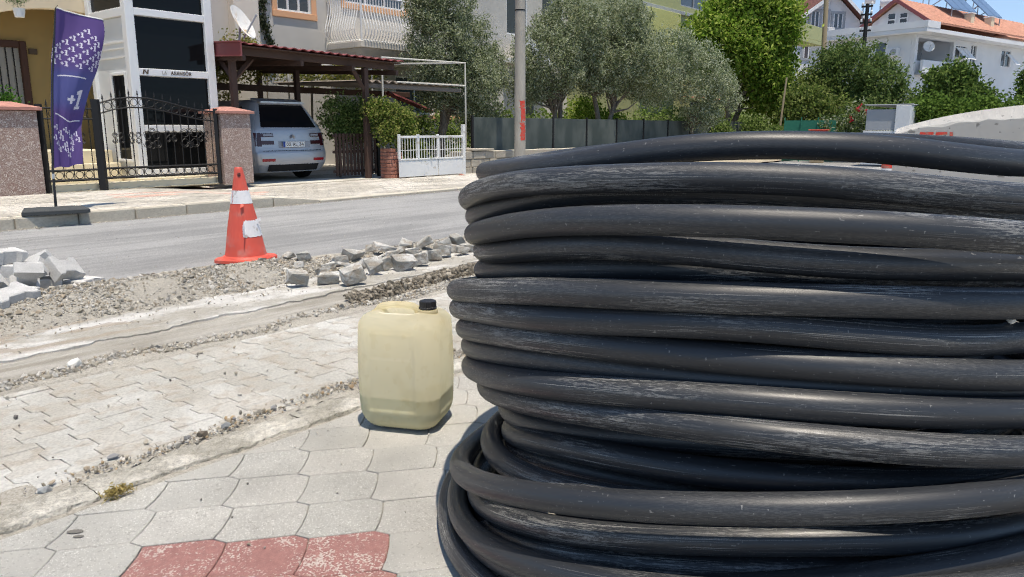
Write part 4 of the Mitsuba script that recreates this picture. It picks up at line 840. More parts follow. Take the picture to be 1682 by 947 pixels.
# ------------------------------------------------------------------ carport
cp = thing('carport', 'carport with dark red metal roof on brown posts over the parked car', 'carport')
def corrugated(x0, x1, y0, y1, zf, per, amp, th=.012, n=None):
    n = n or int((x1 - x0) / per * 8); xs = np.linspace(x0, x1, n); w = amp * np.sin((xs - x0) / per * 2 * np.pi); top = np.array([[(x, y, zf(x, y) + a) for y in (y0, y1)] for x, a in zip(xs, w)]); bot = top - [0, 0, th]
    t_, b_ = surf(top), surf(bot); e = surf(np.stack([top[:, 0], bot[:, 0]], 1)); e2 = surf(np.stack([top[:, 1], bot[:, 1]], 1)); return join(t_, (b_[0], b_[1][:, ::-1]), (e[0], e[1][:, ::-1]), e2)
czf = lambda x, y: 2.575 - .018 * (x - 8.05) + .05 * (y - 12.7)
put('roof_sheet', corrugated(8.06, 11.95, 12.68, 18.2, czf, .21, .016), 'carport_red', cp)
put('ceiling', hull([(x, y, czf(x, y) - d) for x in (8.07, 11.93) for y in (12.74, 18.1) for d in (.045, .06)]), 'carport_brown', cp)
ff = lambda y: czf(8.05, y)
put('fascia', hull([(x, y, ff(y) - d) for x in (8.035, 8.058) for y in (12.7, 18.2) for d in (-.03, .235)]), 'carport_red', cp)
for d in (-.03, .215): put('fascia_flange', hull([(x, y, ff(y) - d - e) for x in (8.005, 8.034) for y in (12.7, 18.2) for e in (0, .022)]), 'carport_red', cp)
for y in (12.98, 15.5, 17.9): put('beam', hull([(x, y + s, czf(x, y) - d) for x in (8.1, 11.9) for s in (-.04, .04) for d in (.062, .20)]), 'carport_brown', cp)
for x in (8.15, 9.4, 10.65, 11.85): put('rafter', hull([(x + s, y, czf(x, y) - .20 - d) for y in (12.8, 18.0) for s in (-.035, .035) for d in (0, .10)]), 'carport_brown', cp)
def post(x, y, zt): put('post', cbox(x - .055, x + .055, y - .055, y + .055, .03, zt, .008), 'carport_brown', cp)
for x, y in ((8.20, 13.28), (11.1, 12.98), (11.2, 15.5), (8.15, 17.9), (11.8, 17.9)): post(x, y, czf(x, y) - .21)
def brace(a, b): put('brace', sqbar(a, b, .07), 'carport_brown', cp)
brace((8.20, 13.28, 1.95), (8.62, 13.28, 2.36)); brace((8.20, 13.28, 1.95), (8.20, 13.7, 2.36)); brace((11.1, 12.98, 1.85), (10.72, 12.98, 2.38)); brace((11.1, 12.98, 1.85), (11.1, 13.4, 2.3))
# pergola with corrugated sheet right of the carport
pg = thing('pergola', 'pergola with weathered corrugated sheet and white pipe frame right of the carport', 'pergola')
pzf = lambda x, y: 2.15 + .01 * (x - 12) + .02 * (y - 14)
put('roof_sheet', corrugated(12.0, 15.2, 14.0, 17.6, pzf, .25, .03), 'old_sheet', pg)
put('beam', cbox(9.6, 16.2, 16.96, 17.08, 1.97, 2.12, .01), 'carport_brown', pg); put('beam', cbox(12.0, 15.25, 14.05, 14.13, 2.0, 2.10, .01), 'old_sheet', pg)
PF = lambda *pp: put('frame_pipe', tube(pp, .022, 6), 'pipe_frame', pg, smooth=50)
PF((12.46, 13.96, .02), (12.46, 13.96, 2.70)); PF((15.31, 13.96, .02), (15.31, 13.96, 2.76)); PF((12.46, 13.96, 2.69), (15.31, 13.96, 2.74)); PF((12.46, 17.6, .02), (12.46, 17.6, 2.9)); PF((15.31, 17.6, .02), (15.31, 17.6, 2.9)); PF((15.31, 13.96, 2.74), (13.55, 16.3, 2.72), (12.46, 13.96, 2.45)); PF((12.46, 17.6, 2.72), (15.31, 17.6, 2.74)); PF((10.4, 16.5, 2.55), (12.46, 15.8, 2.62)); PF((15.31, 13.96, 2.17), (12.9, 13.96, 2.16))
aw = thing('red_awning_arm', 'slanting dark red awning bar below the pergola sheet', 'awning bar')
mat('dull_red', (.14, .035, .032), .7, .3); put('bar', sqbar((15.0, 16.6, 2.05), (17.3, 17.2, 1.60), .10), 'dull_red', aw)
iv = [(.17, .19, .04), (.24, .25, .06), (.33, .32, .09), (.10, .13, .025), (.40, .37, .14)]
def hedge(name, blobs, n, per, spread, ll, lw_, pal, label, cat, seed, stems=()):
    g = np.random.default_rng(seed); k = thing(name, label, cat); pts, _ = clump_points(blobs, n, per, spread, g, .2); m, col = leaves(pts, ll, lw_, g, pal); put('foliage', m, 'leaf_vc', k, color=col)
    for s in stems: put('stem', tube(s, .03, 6), 'bark', k)
    return k
hedge('trellis_ivy', [((11.3, 17.9, 2.62), 1.1, .3, .38), ((13.2, 17.9, 2.58), 1.2, .3, .36), ((15, 17.9, 2.55), 1.0, .3, .35), ((11.4, 18.0, 3.1), .45, .25, .3), ((10.7, 18.1, 2.1), .6, .25, .5)], 520, 12, .09, .085, .05, iv, 'yellowish ivy on the trellis behind the carport', 'ivy', 41, [[(11.1, 18, .03), (11.2, 18, 1.4), (11.0, 17.95, 2.4)], [(13.4, 18, .03), (13.5, 18, 2.4)]])
ivd = [(.13, .20, .05), (.18, .26, .07), (.24, .32, .10), (.09, .14, .035), (.30, .36, .14)]
hedge('dark_hedge', [((10.95, 13.75, 1.30), .45, .30, .46), ((11.55, 13.7, 1.33), .5, .32, .44), ((11.2, 13.6, 1.0), .55, .22, .32)], 680, 12, .07, .06, .04, ivd, 'green hedge in the shade right of the car', 'hedge', 42, [[(10.95, 13.75, .03), (10.95, 13.75, 1.2)], [(11.55, 13.7, .03), (11.55, 13.7, 1.2)]])
hedge('ivy_bush', [((11.62, 12.72, 1.30), .42, .28, .32), ((11.95, 12.66, .95), .22, .22, .50), ((11.35, 12.65, 1.0), .25, .2, .28), ((12.15, 12.6, .58), .18, .16, .38), ((11.35, 12.85, 1.48), .42, .25, .22)], 520, 12, .06, .065, .045, [(.14, .20, .04), (.22, .27, .06), (.36, .36, .12), (.09, .15, .03), (.30, .33, .10)], 'sunlit yellow green ivy spilling over the white gate', 'ivy', 43, [[(12.0, 12.68, .03), (11.9, 12.7, .9)]])
dg = thing('dark_garden_gate', 'low brown slatted gate in the shade below the hedge', 'gate')
for q in range(12): put('slat', cbox(10.56 + q * .098, 10.62 + q * .098, 13.38, 13.405, .08, .98, .004), 'carport_brown', dg)
put('rail', join(cbox(10.52, 11.76, 13.407, 13.44, .14, .20, .005), cbox(10.52, 11.76, 13.407, 13.44, .56, .62, .005), cbox(10.52, 11.76, 13.407, 13.44, .90, .96, .005)), 'carport_brown', dg)
put('post', cbox(11.74, 11.80, 13.37, 13.45, .03, 1.05, .006), 'black_iron', dg)
bp_ = thing('brick_pier', 'short broken brick pier beside the white gate', 'pier')
g6 = np.random.default_rng(8)
put('core', cbox(11.33, 11.62, 12.52, 12.80, .02, .55, .01), 'rough_concrete', bp_)
mat('red_brick', P(lambda p, n, uv: MX((.34, .12, .08), (.46, .25, .19), F2(p.x * 12, p.y * 12, p.z * 12))), .9, .2)
for r_ in range(8):
    for c_ in range(2):
        o = .0 if r_ % 2 else -.05; xa_, xb_ = (11.30, 11.47 + o) if c_ == 0 else (11.48 + o, 11.65)
        if r_ == 7 and c_ == 1: continue
        put('brick', cbox(xa_, xb_, 12.49 + g6.normal() * .006, 12.82, .03 + r_ * .08, .10 + r_ * .08, .01), 'red_brick', bp_)

# ------------------------------------------------------------------ parked car
car = thing('parked_car', 'silver family car parked under the carport, seen from behind', 'car')
CXC, CYR, CZ = 9.62, 13.55, .03
def wz(z): return np.interp(z, [.18, .30, .45, .62, .80, .98, 1.08, 1.25, 1.45, 1.58, 1.63], [.80, .86, .90, .915, .905, .875, .845, .775, .685, .60, .45])
def yr(z): return np.interp(z, [.18, .30, .36, .56, .62, .70, .98, 1.06, 1.30, 1.52, 1.60, 1.63], [.10, .03, .0, .0, .035, .05, .075, .11, .24, .36, .40, .55])
ZS = np.array([.18, .24, .30, .36, .46, .56, .59, .62, .70, .80, .90, .98, 1.03, 1.08, 1.2, 1.3, 1.4, 1.48, 1.54, 1.58, 1.605, 1.62])
def csec(s):
    "half section at distance s from the tail: x and y offsets for each height"
    w = wz(ZS); tuck = .16 * (1 - np.sqrt(max(0., 1 - max(0., 1 - s / .22) ** 2))) if s < .22 else 0
    return w - tuck, yr(ZS) + s
secs = []
for s in [0, .015, .05, .1, .16, .22, .5, 1.0, 1.7, 2.4]:
    w, y = csec(s); half = np.column_stack([w, y, ZS]); left = half[::-1] * [-1, 1, 1]
    roof = np.column_stack([np.linspace(w[-1], -w[-1], 7)[1:-1], np.full(5, y[-1]), 1.62 + .022 * np.cos(np.linspace(-1.2, 1.2, 5))]); secs.append(np.vstack([half, roof, left]))
for s, f in ((3.0, .93), (3.5, .72), (4.1, .62), (4.45, .50)):
    w, y = csec(2.4); k = secs[9].copy(); k[:, 1] = k[:, 1] - 2.4 + s; k[:, 2] = np.minimum(k[:, 2], .18 + 1.45 * f + .05 * (1 - np.abs(k[:, 0]))); secs.append(k)
S3 = np.array(secs); bm = surf(S3); capv = S3[0].mean(0)
n0 = S3.shape[1]
tail = []
for i in range(len(ZS)):
    xs = np.linspace(-1, 1, 25) * S3[0][i, 0]; tail.append(np.column_stack([xs, np.full(25, S3[0][i, 1]) - .055 * (1 - (np.abs(np.linspace(-1, 1, 25))) ** 2.4) * np.interp(ZS[i], [.3, 1.1, 1.62], [1, .8, .4]), np.full(25, ZS[i])]))
tm = surf(np.array(tail)); front = surf(np.stack([S3[-1][:n0 // 2], S3[-1][::-1][:n0 // 2]], 1))
CM = lambda m: mv(m, (CXC, CYR, CZ))
put('body', CM(join(bm, (tm[0], tm[1][:, ::-1]), front)), 'car_paint', car, smooth=35)
def tailpatch(xa_, xb_, z0, z1, off, n=12, taper=0.):
    "a patch lying on the curved tail of the car"
    zz = np.linspace(z0, z1, 8); out = []
    for z in zz:
        w0 = wz(z) - .16; t = (z - z0) / (z1 - z0); xs = np.linspace(xa_ + taper * t * np.sign(-xa_ if abs(xa_) > abs(xb_) or xa_ * xb_ < 0 else 0), xb_ - taper * t * (1 if xa_ * xb_ < 0 else 0), n); u = np.clip(np.abs(xs / w0), 0, 2)
        y = yr(z) - .055 * (1 - np.minimum(u, 1) ** 2.4) * np.interp(z, [.3, 1.1, 1.62], [1, .8, .4]) + np.where(u > 1, .10 * (np.maximum(np.abs(xs) - w0, 0) / .16) ** 1.6, 0) - off; out.append(np.column_stack([xs, y, np.full(n, z)]))
    m = surf(np.array(out)); return CM((m[0], m[1][:, ::-1]))
put('rear_window', tailpatch(-.66, .66, 1.075, 1.52, .008, 22, .15), 'car_glass', car, smooth=True)
put('roof_spoiler', CM(hull([(x, y, z) for x in (-.52, .52) for y, z in ((.27, 1.545), (.27, 1.575), (.62, 1.655), (.62, 1.60))])), 'car_paint', car)
put('brake_light', CM(cbox(-.14, .14, .262, .27, 1.552, 1.568, .002)), 'lamp_clear', car)
put('spoiler_edge', CM(box(-.52, .52, .262, .269, 1.57, 1.58)), 'chrome', car)
for s in (-1, 1):
    k = put('tail_lamp', tailpatch(*sorted((s * .83, s * .70)), .70, .965, .004, 8), 'lamp_dark', car, smooth=True)
    for z0, z1 in ((.885, .955), (.735, .81)):
        put('lamp_arm', tailpatch(*sorted((s * .72, s * .44)), z0, z1, .012, 10), 'lamp_dark', k, smooth=True); put('lens', tailpatch(*sorted((s * .66, s * .455)), z0 + .015, z1 - .015, .016, 8), 'lamp_clear' if z0 > .8 else 'lamp_dark', k, smooth=True)
    put('reflector', tailpatch(*sorted((s * .74, s * .46)), .40, .455, .006, 8), 'lamp_red', car, smooth=True)
    put('side_window', CM((lambda m: (m[0], m[1] if s > 0 else m[1][:, ::-1]))(surf(np.array([[(s * (wz(z) + .006), yr(z) + y, z) for z in (1.08, 1.25, 1.48)] for y in (.35, .9, 1.3)])))), 'car_glass', car)
    put('side_window', CM((lambda m: (m[0], m[1] if s > 0 else m[1][:, ::-1]))(surf(np.array([[(s * (wz(z) + .006), yr(z) + y, z) for z in (1.08, 1.25, 1.48)] for y in (1.38, 1.9, 2.4)])))), 'car_glass', car)
    for yw in (.85, 3.6):
        put('wheel', mv(rot(lathe([(0, -.10), (.20, -.10), (.30, -.10), (.325, -.07), (.325, .07), (.30, .10), (.2, .10), (0, .10)], 28), (0, 1, 0), math.pi / 2), (CXC + s * .79, CYR + yw, CZ + .325)), 'car_dark', car, smooth=35)
put('lower_bumper', tailpatch(-.60, .60, .20, .335, .010, 20), 'car_dark', car, smooth=True)
put('plate_recess', tailpatch(-.34, .42, .665, .80, .003, 12), 'lamp_clear', car, smooth=True)
pl = put('number_plate', CM(cbox(-.255, .265, -.030, -.022, .680, .790, .002)), 'plate_white', car); put('blue_band', CM(box(-.255, -.205, -.032, -.0305, .682, .788)), 'plate_blue', pl)
put('plate_digits', CM(lettering('03  AL  34', .062, (-.18, -.0305, .705), depth=.001)), 'sign_ink', pl)
put('emblem', CM(join(sqbar((-.055, -.0, .885), (0, -.0, .925), .014), sqbar((.055, -.0, .885), (0, -.0, .925), .014), sqbar((-.055, -.0, .855), (0, -.0, .895), .014), sqbar((.055, -.0, .855), (0, -.0, .895), .014))), 'chrome', car)
put('boot_seam', tailpatch(-.70, .70, .605, .615, .003, 20), 'car_dark', car, smooth=True)

# ------------------------------------------------------------------ white gate, stone wall, pole, sheet fence
wg = thing('white_metal_gate', 'white painted metal gate with rusty lower panel and vertical bars', 'gate')
GY = 12.36
for a, b in ((11.42, 12.60), (12.62, 13.42)): put('panel', cbox(a, b, GY - .012, GY + .012, .05, .40, .006), 'white_paint', wg)
put('rail', join(cbox(11.42, 13.42, GY - .022, GY + .022, .405, .44, .004), cbox(11.42, 13.42, GY - .022, GY + .022, .875, .925, .006)), 'white_paint', wg)
put('crossbar', bar((11.42, GY, .62), (13.42, GY, .62), .006, 4), 'white_paint', wg)
for x in (11.44, 12.0, 12.61): put('stile', cbox(x - .03, x + .03, GY - .024, GY + .024, .442, .96, .005), 'white_paint', wg)
put('post', cbox(13.42, 13.50, GY - .04, GY + .04, -.01, 1.17, .008), 'white_paint', wg)
for x in np.arange(11.53, 13.40, .082):
    if min(abs(x - 12.0), abs(x - 12.61)) > .035: put('bar', bar((x, GY, .442), (x, GY, .873), .0095, 5), 'white_paint', wg)
sw = thing('stone_wall', 'low wall of dressed stone blocks to the right of the white gate', 'wall')
g7 = np.random.default_rng(17)
put('core', box(13.56, 40, 12.60, 12.86, -.02, .53), 'walk_joint', sw); rest = []
for r_ in range(3):
    x = 13.55
    while x < 39:
        L = g7.uniform(.26, .46); m = cbox(x + .006, x + L - .006, 12.545 + g7.normal() * .008, 12.87, -.02 + r_ * .19, -.02 + r_ * .19 + .18, .012)
        put('stone', m, 'wall_stone', sw) if x < 18 else rest.append(m); x += L
tag(put('further_stone', join(*rest), 'wall_stone', sw), kind='stuff')
put('coping', cbox(13.95, 14.75, 12.50, 12.9, .552, .60, .012), 'wall_stone', sw)
up = thing('concrete_utility_pole', 'round grey concrete pole with a red paint mark beside the street', 'utility pole')
PX, PYY = 15.0, 11.9
put('shaft', tube([(PX, PYY, -.02), (PX + .0, PYY, 4.4), (PX, PYY, 8.5)], [.142, .118, .095], 20), 'pole_concrete', up, smooth=50)
put('strap', tube([(PX, PYY, 3.80), (PX, PYY, 3.83)], [.128, .128], 20), 'black_iron', up)
ca = math.atan2(-PYY, -PX)
def pole_patch(z0, z1, a0, a1, seed):
    g = np.random.default_rng(seed); A = np.linspace(a0, a1, 9); Zz = np.linspace(z0, z1, 16)
    pts = np.array([[(PX + (.1445 - .024 * z / 4.4) * math.cos(a_), PYY + (.1445 - .024 * z / 4.4) * math.sin(a_), z + g.normal() * .016) for a_ in A + np.where((np.arange(9) == 0) | (np.arange(9) == 8), g.normal() * .14, 0)] for z in Zz]); return surf(pts)
for z0, z1, s_ in ((.80, 1.23, 1), (1.26, 1.74, 2)): put('red_paint_mark', pole_patch(z0, z1, ca + .10, ca + 1.15, s_), 'red_paint', up)
sf = thing('sheet_fence', 'dark green grey sheet metal fence behind the olive trees', 'fence')
for q in range(10):
    x = 14.72 + q * 1.72; put('panel', cbox(x + .03, x + 1.69, 13.2, 13.22, .03, 1.36, .004), 'fence_sheet', sf); put('post', cbox(x - .028, x + .028, 13.17, 13.24, .03, 1.40, .005), 'black_iron', sf)

# ------------------------------------------------------------------ trees along the street
OLV = [(.22, .265, .135), (.32, .365, .21), (.42, .455, .30), (.50, .53, .40), (.15, .185, .09)]
BR = [(.17, .28, .035), (.25, .37, .055), (.34, .45, .085), (.11, .20, .025), (.43, .50, .12)]
MID = [(.10, .155, .045), (.14, .21, .065), (.19, .265, .085), (.065, .105, .03), (.25, .31, .12)]
t1 = thing('olive_tree', 'grey green olive tree left of the concrete pole, leaning over the white gate', 'olive tree')
tree(t1, [[(16.06, 15.72, 0.0), (16.0, 15.67, 0.55), (16.17, 15.61, 1.21), (16.28, 15.72, 1.88)], [(16.17, 15.78, 0.0), (16.33, 15.83, 0.88), (16.61, 15.72, 1.77)]],
     [((15.94, 15.5, 3.11), 0.95, 0.95, 1.45), ((16.84, 15.16, 2.33), 0.84, 0.89, 1.0), ((16.17, 15.5, 4.56), 0.84, 0.89, 1.0), ((17.39, 15.5, 1.38), 0.47, 0.5, 0.69), ((17.17, 15.5, 3.44), 0.67, 0.67, 1.0), ((15.72, 15.5, 2.11), 0.45, 0.45, 0.61), ((18.17, 15.61, 1.38), 0.47, 0.45, 0.61), ((17.84, 15.28, 2.78), 0.61, 0.61, 0.78), ((15.39, 15.5, 4.34), 0.5, 0.56, 0.78)], 1650, 30, .09, .10, .035, OLV, 51, .14, .35, 26)
t2 = thing('olive_tree', 'large olive tree just right of the concrete pole', 'olive tree')
tree(t2, [[(20.0, 14.4, .0), (19.95, 14.4, 1.0), (19.85, 14.4, 1.9)], [(20.1, 14.5, .0), (20.3, 14.5, 1.2), (20.5, 14.6, 2.2)]],
     [((19.6, 14.3, 3.2), 1.35, 1.2, 1.15), ((20.2, 14.0, 4.1), 1.1, 1.1, .95), ((21.0, 14.0, 3.0), .95, 1.0, .85), ((19.2, 14.8, 2.3), .8, .8, .5)], 1000, 30, .095, .11, .038, OLV, 52, .11, .4, 24)
t3 = thing('olive_tree', 'olive tree with forked trunk in the middle of the olive row', 'olive tree')
tree(t3, [[(21.8, 13.9, .0), (21.75, 13.9, .9), (21.5, 13.9, 1.7), (21.4, 14, 2.3)], [(21.85, 13.95, .0), (22.1, 13.9, 1.0), (22.5, 13.8, 2.0)]],
     [((22.3, 13.5, 3.4), 1.3, 1.2, 1.2), ((23.6, 13.2, 2.8), 1.2, 1.1, 1.0), ((22.4, 13.6, 4.4), 1.1, 1.1, .8), ((21.6, 13.8, 2.6), .8, .8, .5)], 1000, 30, .095, .11, .038, OLV, 53, .11, .4, 24)
t4 = thing('olive_tree', 'silvery olive tree at the right end of the olive row', 'olive tree')
tree(t4, [[(26.2, 12.9, .0), (26.3, 12.9, .8), (26.2, 12.8, 1.5)]], [((26.0, 12.7, 3.0), 1.2, 1.1, 1.15), ((27.0, 12.2, 2.3), .8, .8, .8), ((26.3, 12.6, 1.5), .75, .7, .45), ((25.0, 13.2, 3.6), 1.0, 1.0, .9)], 680, 30, .095, .11, .038, [(c[0] * 1.15, c[1] * 1.15, c[2] * 1.2) for c in OLV], 54, .09, .4, 20)
t5 = thing('bright_green_tree', 'dense bright green leafy tree with brown trunk, right of the olives', 'tree')
tree(t5, [[(32.2, 14.2, .0), (32.1, 14.1, 1.2), (32.0, 14.0, 2.2)], [(32.3, 14.3, .0), (32.6, 14.0, 1.4), (32.8, 13.6, 2.6)]],
     [((32.0, 14.2, 4.6), 2.0, 1.9, 1.7), ((31.2, 15.2, 4.0), 1.0, 1.0, 1.0), ((33.0, 12.9, 3.3), 1.2, 1.2, 1.6), ((32.4, 13.6, 6.2), 1.5, 1.5, 1.1), ((33.3, 12.2, 2.0), .7, .7, .95), ((32.9, 12.5, 5.4), 1.0, 1.0, 1.2)], 1900, 22, .19, .19, .11, BR, 55, .16, .4, 26)
t6 = thing('shrubby_tree', 'mid green tree with yellowish lower leaves in front of the gabled house', 'tree')
tree(t6, [[(30.5, 10.0, .0), (30.5, 10.0, 1.2)]], [((30.3, 10.2, 1.7), 1.0, 1.0, 1.0), ((30.8, 9.3, 1.5), .8, .8, .8), ((31.5, 10.2, 2.6), .9, .9, .8)], 620, 18, .16, .15, .085, [(.15, .21, .05), (.22, .28, .08), (.10, .15, .035), (.28, .32, .11)], 56, .09, .35, 14)
t7 = thing('dark_green_tree', 'taller dark green tree between the gabled house and the white house', 'tree')
tree(t7, [[(32.5, 9.0, .0), (32.4, 9.0, 1.8)]], [((32.2, 9.2, 3.2), 1.35, 1.3, 1.2), ((33.0, 8.3, 2.8), .95, .95, .9), ((33.0, 7.4, 1.9), .8, .8, .7), ((32.0, 8.6, 1.7), 1.2, 1.2, .9), ((31.6, 9.9, 3.4), .7, .7, .7)], 850, 20, .15, .15, .075, MID, 57, .12, .4, 18)
t8 = thing('oleander_bush', 'grey green bush with a few red flowers left of the grey garage box', 'bush')
tree(t8, [[(27.0, 7.5, .0), (27.0, 7.5, .7)]], [((27.0, 7.4, 1.3), .55, .55, .65), ((27.2, 6.7, 1.15), .5, .5, .55), ((26.8, 8.0, 1.0), .6, .6, .5)], 330, 16, .11, .12, .04, MID + OLV[2:4], 58, .05, .3, 8)
g8 = np.random.default_rng(77); pts = np.array([(26.55, 7.22, 1.72), (26.55, 7.30, 1.68), (26.5, 7.45, 1.38), (26.5, 7.0, 1.60)]); pts = (pts[:, None] + g8.normal(size=(4, 14, 3)) * .045).reshape(-1, 3)
m, col = leaves(pts, .07, .06, g8, [(.55, .02, .05), (.65, .04, .10)]); put('flowers', m, 'leaf_vc', t8, color=col)
GH = [(.075, .13, .03), (.115, .18, .045), (.16, .235, .06), (.05, .085, .02), (.22, .30, .085)]
t9 = thing('garden_tree', 'broad leaved bush in front of the white house balcony', 'bush')
tree(t9, [[(28.5, 5.2, .0), (28.5, 5.2, 1.2)]], [((28.5, 5.1, 2.5), .75, .75, .65), ((28.2, 4.4, 2.0), .65, .65, .5), ((28.8, 5.5, 1.8), .6, .6, .6)], 400, 18, .13, .14, .08, GH, 59, .08, .35, 12)
t10 = thing('garden_tree', 'round topped bush at the right picture edge in front of the white house', 'bush')
tree(t10, [[(28.6, 2.9, .0), (28.6, 2.9, 1.3)]], [((28.6, 2.8, 2.4), .45, .45, .55), ((28.4, 2.5, 1.9), .5, .5, .5), ((28.4, 1.6, 1.9), .5, .55, .45)], 400, 18, .13, .14, .08, GH, 60, .08, .35, 12)
hedge('garden_hedge', [((25.2, 4.85, 1.35), .55, .55, .65), ((25.2, 3.9, 1.4), .6, .7, .55), ((25.3, 2.9, 1.35), .6, .7, .5), ((25.4, 1.9, 1.4), .6, .7, .5), ((25.5, .9, 1.5), .6, .7, .5)], 900, 18, .13, .12, .07, [(.10, .17, .03), (.15, .24, .05), (.06, .11, .02), (.2, .3, .07)], 'leafy vine hedge behind the concrete wall at the right', 'hedge', 61, [[(25.2, 4.5, 0), (25.2, 4.5, 1.2)], [(25.3, 2.5, 0), (25.3, 2.5, 1.3)]])
hedge('shade_hedge', [((29 + q * 2.2, 16.2, 1.1), 1.3, .6, .9) for q in range(6)] + [((17 + q * 2.0, 17.5, 1.0), 1.2, .6, .8) for q in range(6)], 900, 14, .2, .16, .09, ivd, 'garden shrubbery in the shade behind the trees', 'hedge', 62)
hedge('citrus_bush', [((22.6, 15.0, 1.6), .7, .5, .5), ((23.4, 14.6, 1.3), .6, .5, .4)], 160, 14, .14, .13, .07, BR, 'bright green bush between the olive trunks', 'bush', 63, [[(22.8, 14.9, 0), (22.8, 14.9, 1.5)]])
hedge('low_dark_bush', [((29.2, 13.2, .9), .9, .5, .55), ((31.0, 12.4, .95), .8, .5, .6), ((29.0, 10.8, .7), .8, .5, .45)], 420, 14, .13, .12, .07, ivd, 'low bushes in the shade under the bright green tree', 'bush', 64)

# ------------------------------------------------------------------ buildings behind the trees
ab = thing('apartment_block', 'pale apartment block behind the olive trees', 'building')
put('wall', wall_xz(with_holes(21.5, 31, 0, 9, [(22.6, 24.2, 1.0, 2.3), (25.6, 27.0, 4.9, 6.8), (28.0, 29.6, 5.6, 7.2), (26.2, 27.6, 1.0, 2.3)]), 21.0, 21.3), 'house_wall', ab)
for a in ((22.6, 24.2, 1.0, 2.3), (25.6, 27.0, 4.9, 6.8), (28.0, 29.6, 5.6, 7.2), (26.2, 27.6, 1.0, 2.3)): window(ab, *a, 21.0, 'white_frame', None, 2)
put('roof', box(21.4, 31.1, 20.9, 30, 9.01, 9.3), 'cream_wall', ab); put('side_wall', box(21.5, 21.8, 21.31, 30, 0, 9), 'house_wall', ab)
put('balcony_parapet', cbox(25.2, 27.9, 20.2, 20.34, 3.9, 4.75, .01), 'far_white', ab); put('balcony_slab', cbox(25.2, 27.9, 20.2, 20.998, 3.75, 3.898, .01), 'far_white', ab)
yg = thing('yellow_green_house', 'olive and yellow painted house behind the bright green tree', 'house')
put('wall', wall_xz(with_holes(30, 48, 0, 9.5, [(33.4, 37.5, 6.55, 8.6), (39, 42, 6.9, 8.6), (34.8, 36.6, .1, 2.4)]), 17.2, 17.5), 'far_olive', yg)
put('pale_bay', cbox(29.9, 32.9, 16.9, 17.19, 3.0, 6.1, .01), 'far_yellow', yg); put('side_wall', box(29.95, 30.25, 17.51, 27, 0, 9.5), 'far_olive', yg)
put('roof', box(29.8, 48.5, 17.0, 27, 9.51, 9.8), 'far_grey', yg); window(yg, 33.4, 37.5, 6.55, 8.6, 17.2, 'far_grey', None, 3); window(yg, 39, 42, 6.9, 8.6, 17.2, 'far_grey', None, 2)
put('balcony', join(cbox(45.5, 49.6, 16.0, 17.19, 6.0, 6.2, .01), cbox(45.5, 49.6, 16.0, 16.12, 6.21, 7.0, .01)), 'far_olive', yg); put('string_course', cbox(29.9, 48.2, 17.1, 17.19, 6.15, 6.3, .01), 'far_grey', yg)
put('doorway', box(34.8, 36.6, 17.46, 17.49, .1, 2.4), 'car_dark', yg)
awn = thing('tiled_canopy', 'small tiled canopy on a thin post below the bright green tree', 'canopy')
put('roof', corrugated(33.6, 36.4, 15.9, 17.1, lambda x, y: 2.42 + .12 * (y - 15.9), .18, .025), 'roof_tile', awn); put('post', cbox(36.2, 36.32, 15.95, 16.07, 0, 2.42, .01), 'wood_post', awn); put('beam', cbox(33.6, 36.4, 15.95, 16.03, 2.3, 2.38, .01), 'wood_post', awn)
# tall posts by the gabled house
tp = thing('timber_pole', 'thin tall weathered timber utility pole in front of the gabled house', 'utility pole'); put('shaft', tube([(38, 12.05, 0), (38.0, 12.3, 9.5)], [.13, .10], 10), 'wood_post', tp, smooth=50)
lp = thing('leaning_post', 'thin leaning wooden post at the edge of the bright green tree', 'post'); put('shaft', tube([(29.4, 10.88, 0), (29.5, 10.72, 2.95)], [.05, .035], 8), 'wood_post', lp, smooth=50)
mf = thing('green_mesh_fence', 'green garden mesh fence below the shrubby tree', 'fence')
for q in range(3):
    a, b = np.array([26.4, 9.55 - q * .55]), np.array([26.45, 9.0 - q * .55]); put('post', bar((*a, 0), (*a, 1.45), .02, 6), 'mesh_green', mf)
    put('net', hull([(p[0] + d, p[1], z) for p in (a, b) for d in (-.004, .004) for z in (.03, 1.35)]), 'mesh_green', mf)
ob = thing('orange_crate', 'small orange crate seen over the pipe coil by the green mesh fence', 'crate'); put('body', cbox(25.6, 25.9, 7.95, 8.45, .75, 1.02, .02), 'cone_orange', ob); put('rim', cbox(25.57, 25.93, 7.92, 8.48, 1.02, 1.06, .01), 'cone_orange', ob); put('stand', cbox(25.65, 25.85, 8.0, 8.4, 0, .748, .01), 'wood_post', ob)
gb = thing('grey_garage_box', 'small grey garage with pale pillar beside the leafy vine hedge', 'garage')
put('door', cbox(24.22, 24.27, 5.62, 6.40, 1.04, 1.62, .01), 'far_grey', gb); put('lower_panel', cbox(24.20, 24.27, 5.62, 6.45, .05, 1.02, .01), 'panel_grey', gb); put('pillar', cbox(24.15, 24.55, 5.22, 5.61, 0, 1.72, .01), 'panel_grey', gb)
put('roof', cbox(24.16, 27, 5.2, 6.45, 1.73, 1.76, .01), 'far_grey', gb); put('side_wall', box(24.6, 26.9, 5.25, 5.35, 0, 1.72), 'panel_grey', gb); put('notice_plate', cbox(24.12, 24.147, 5.36, 5.60, .80, 1.02, .004), 'plate_white', gb)

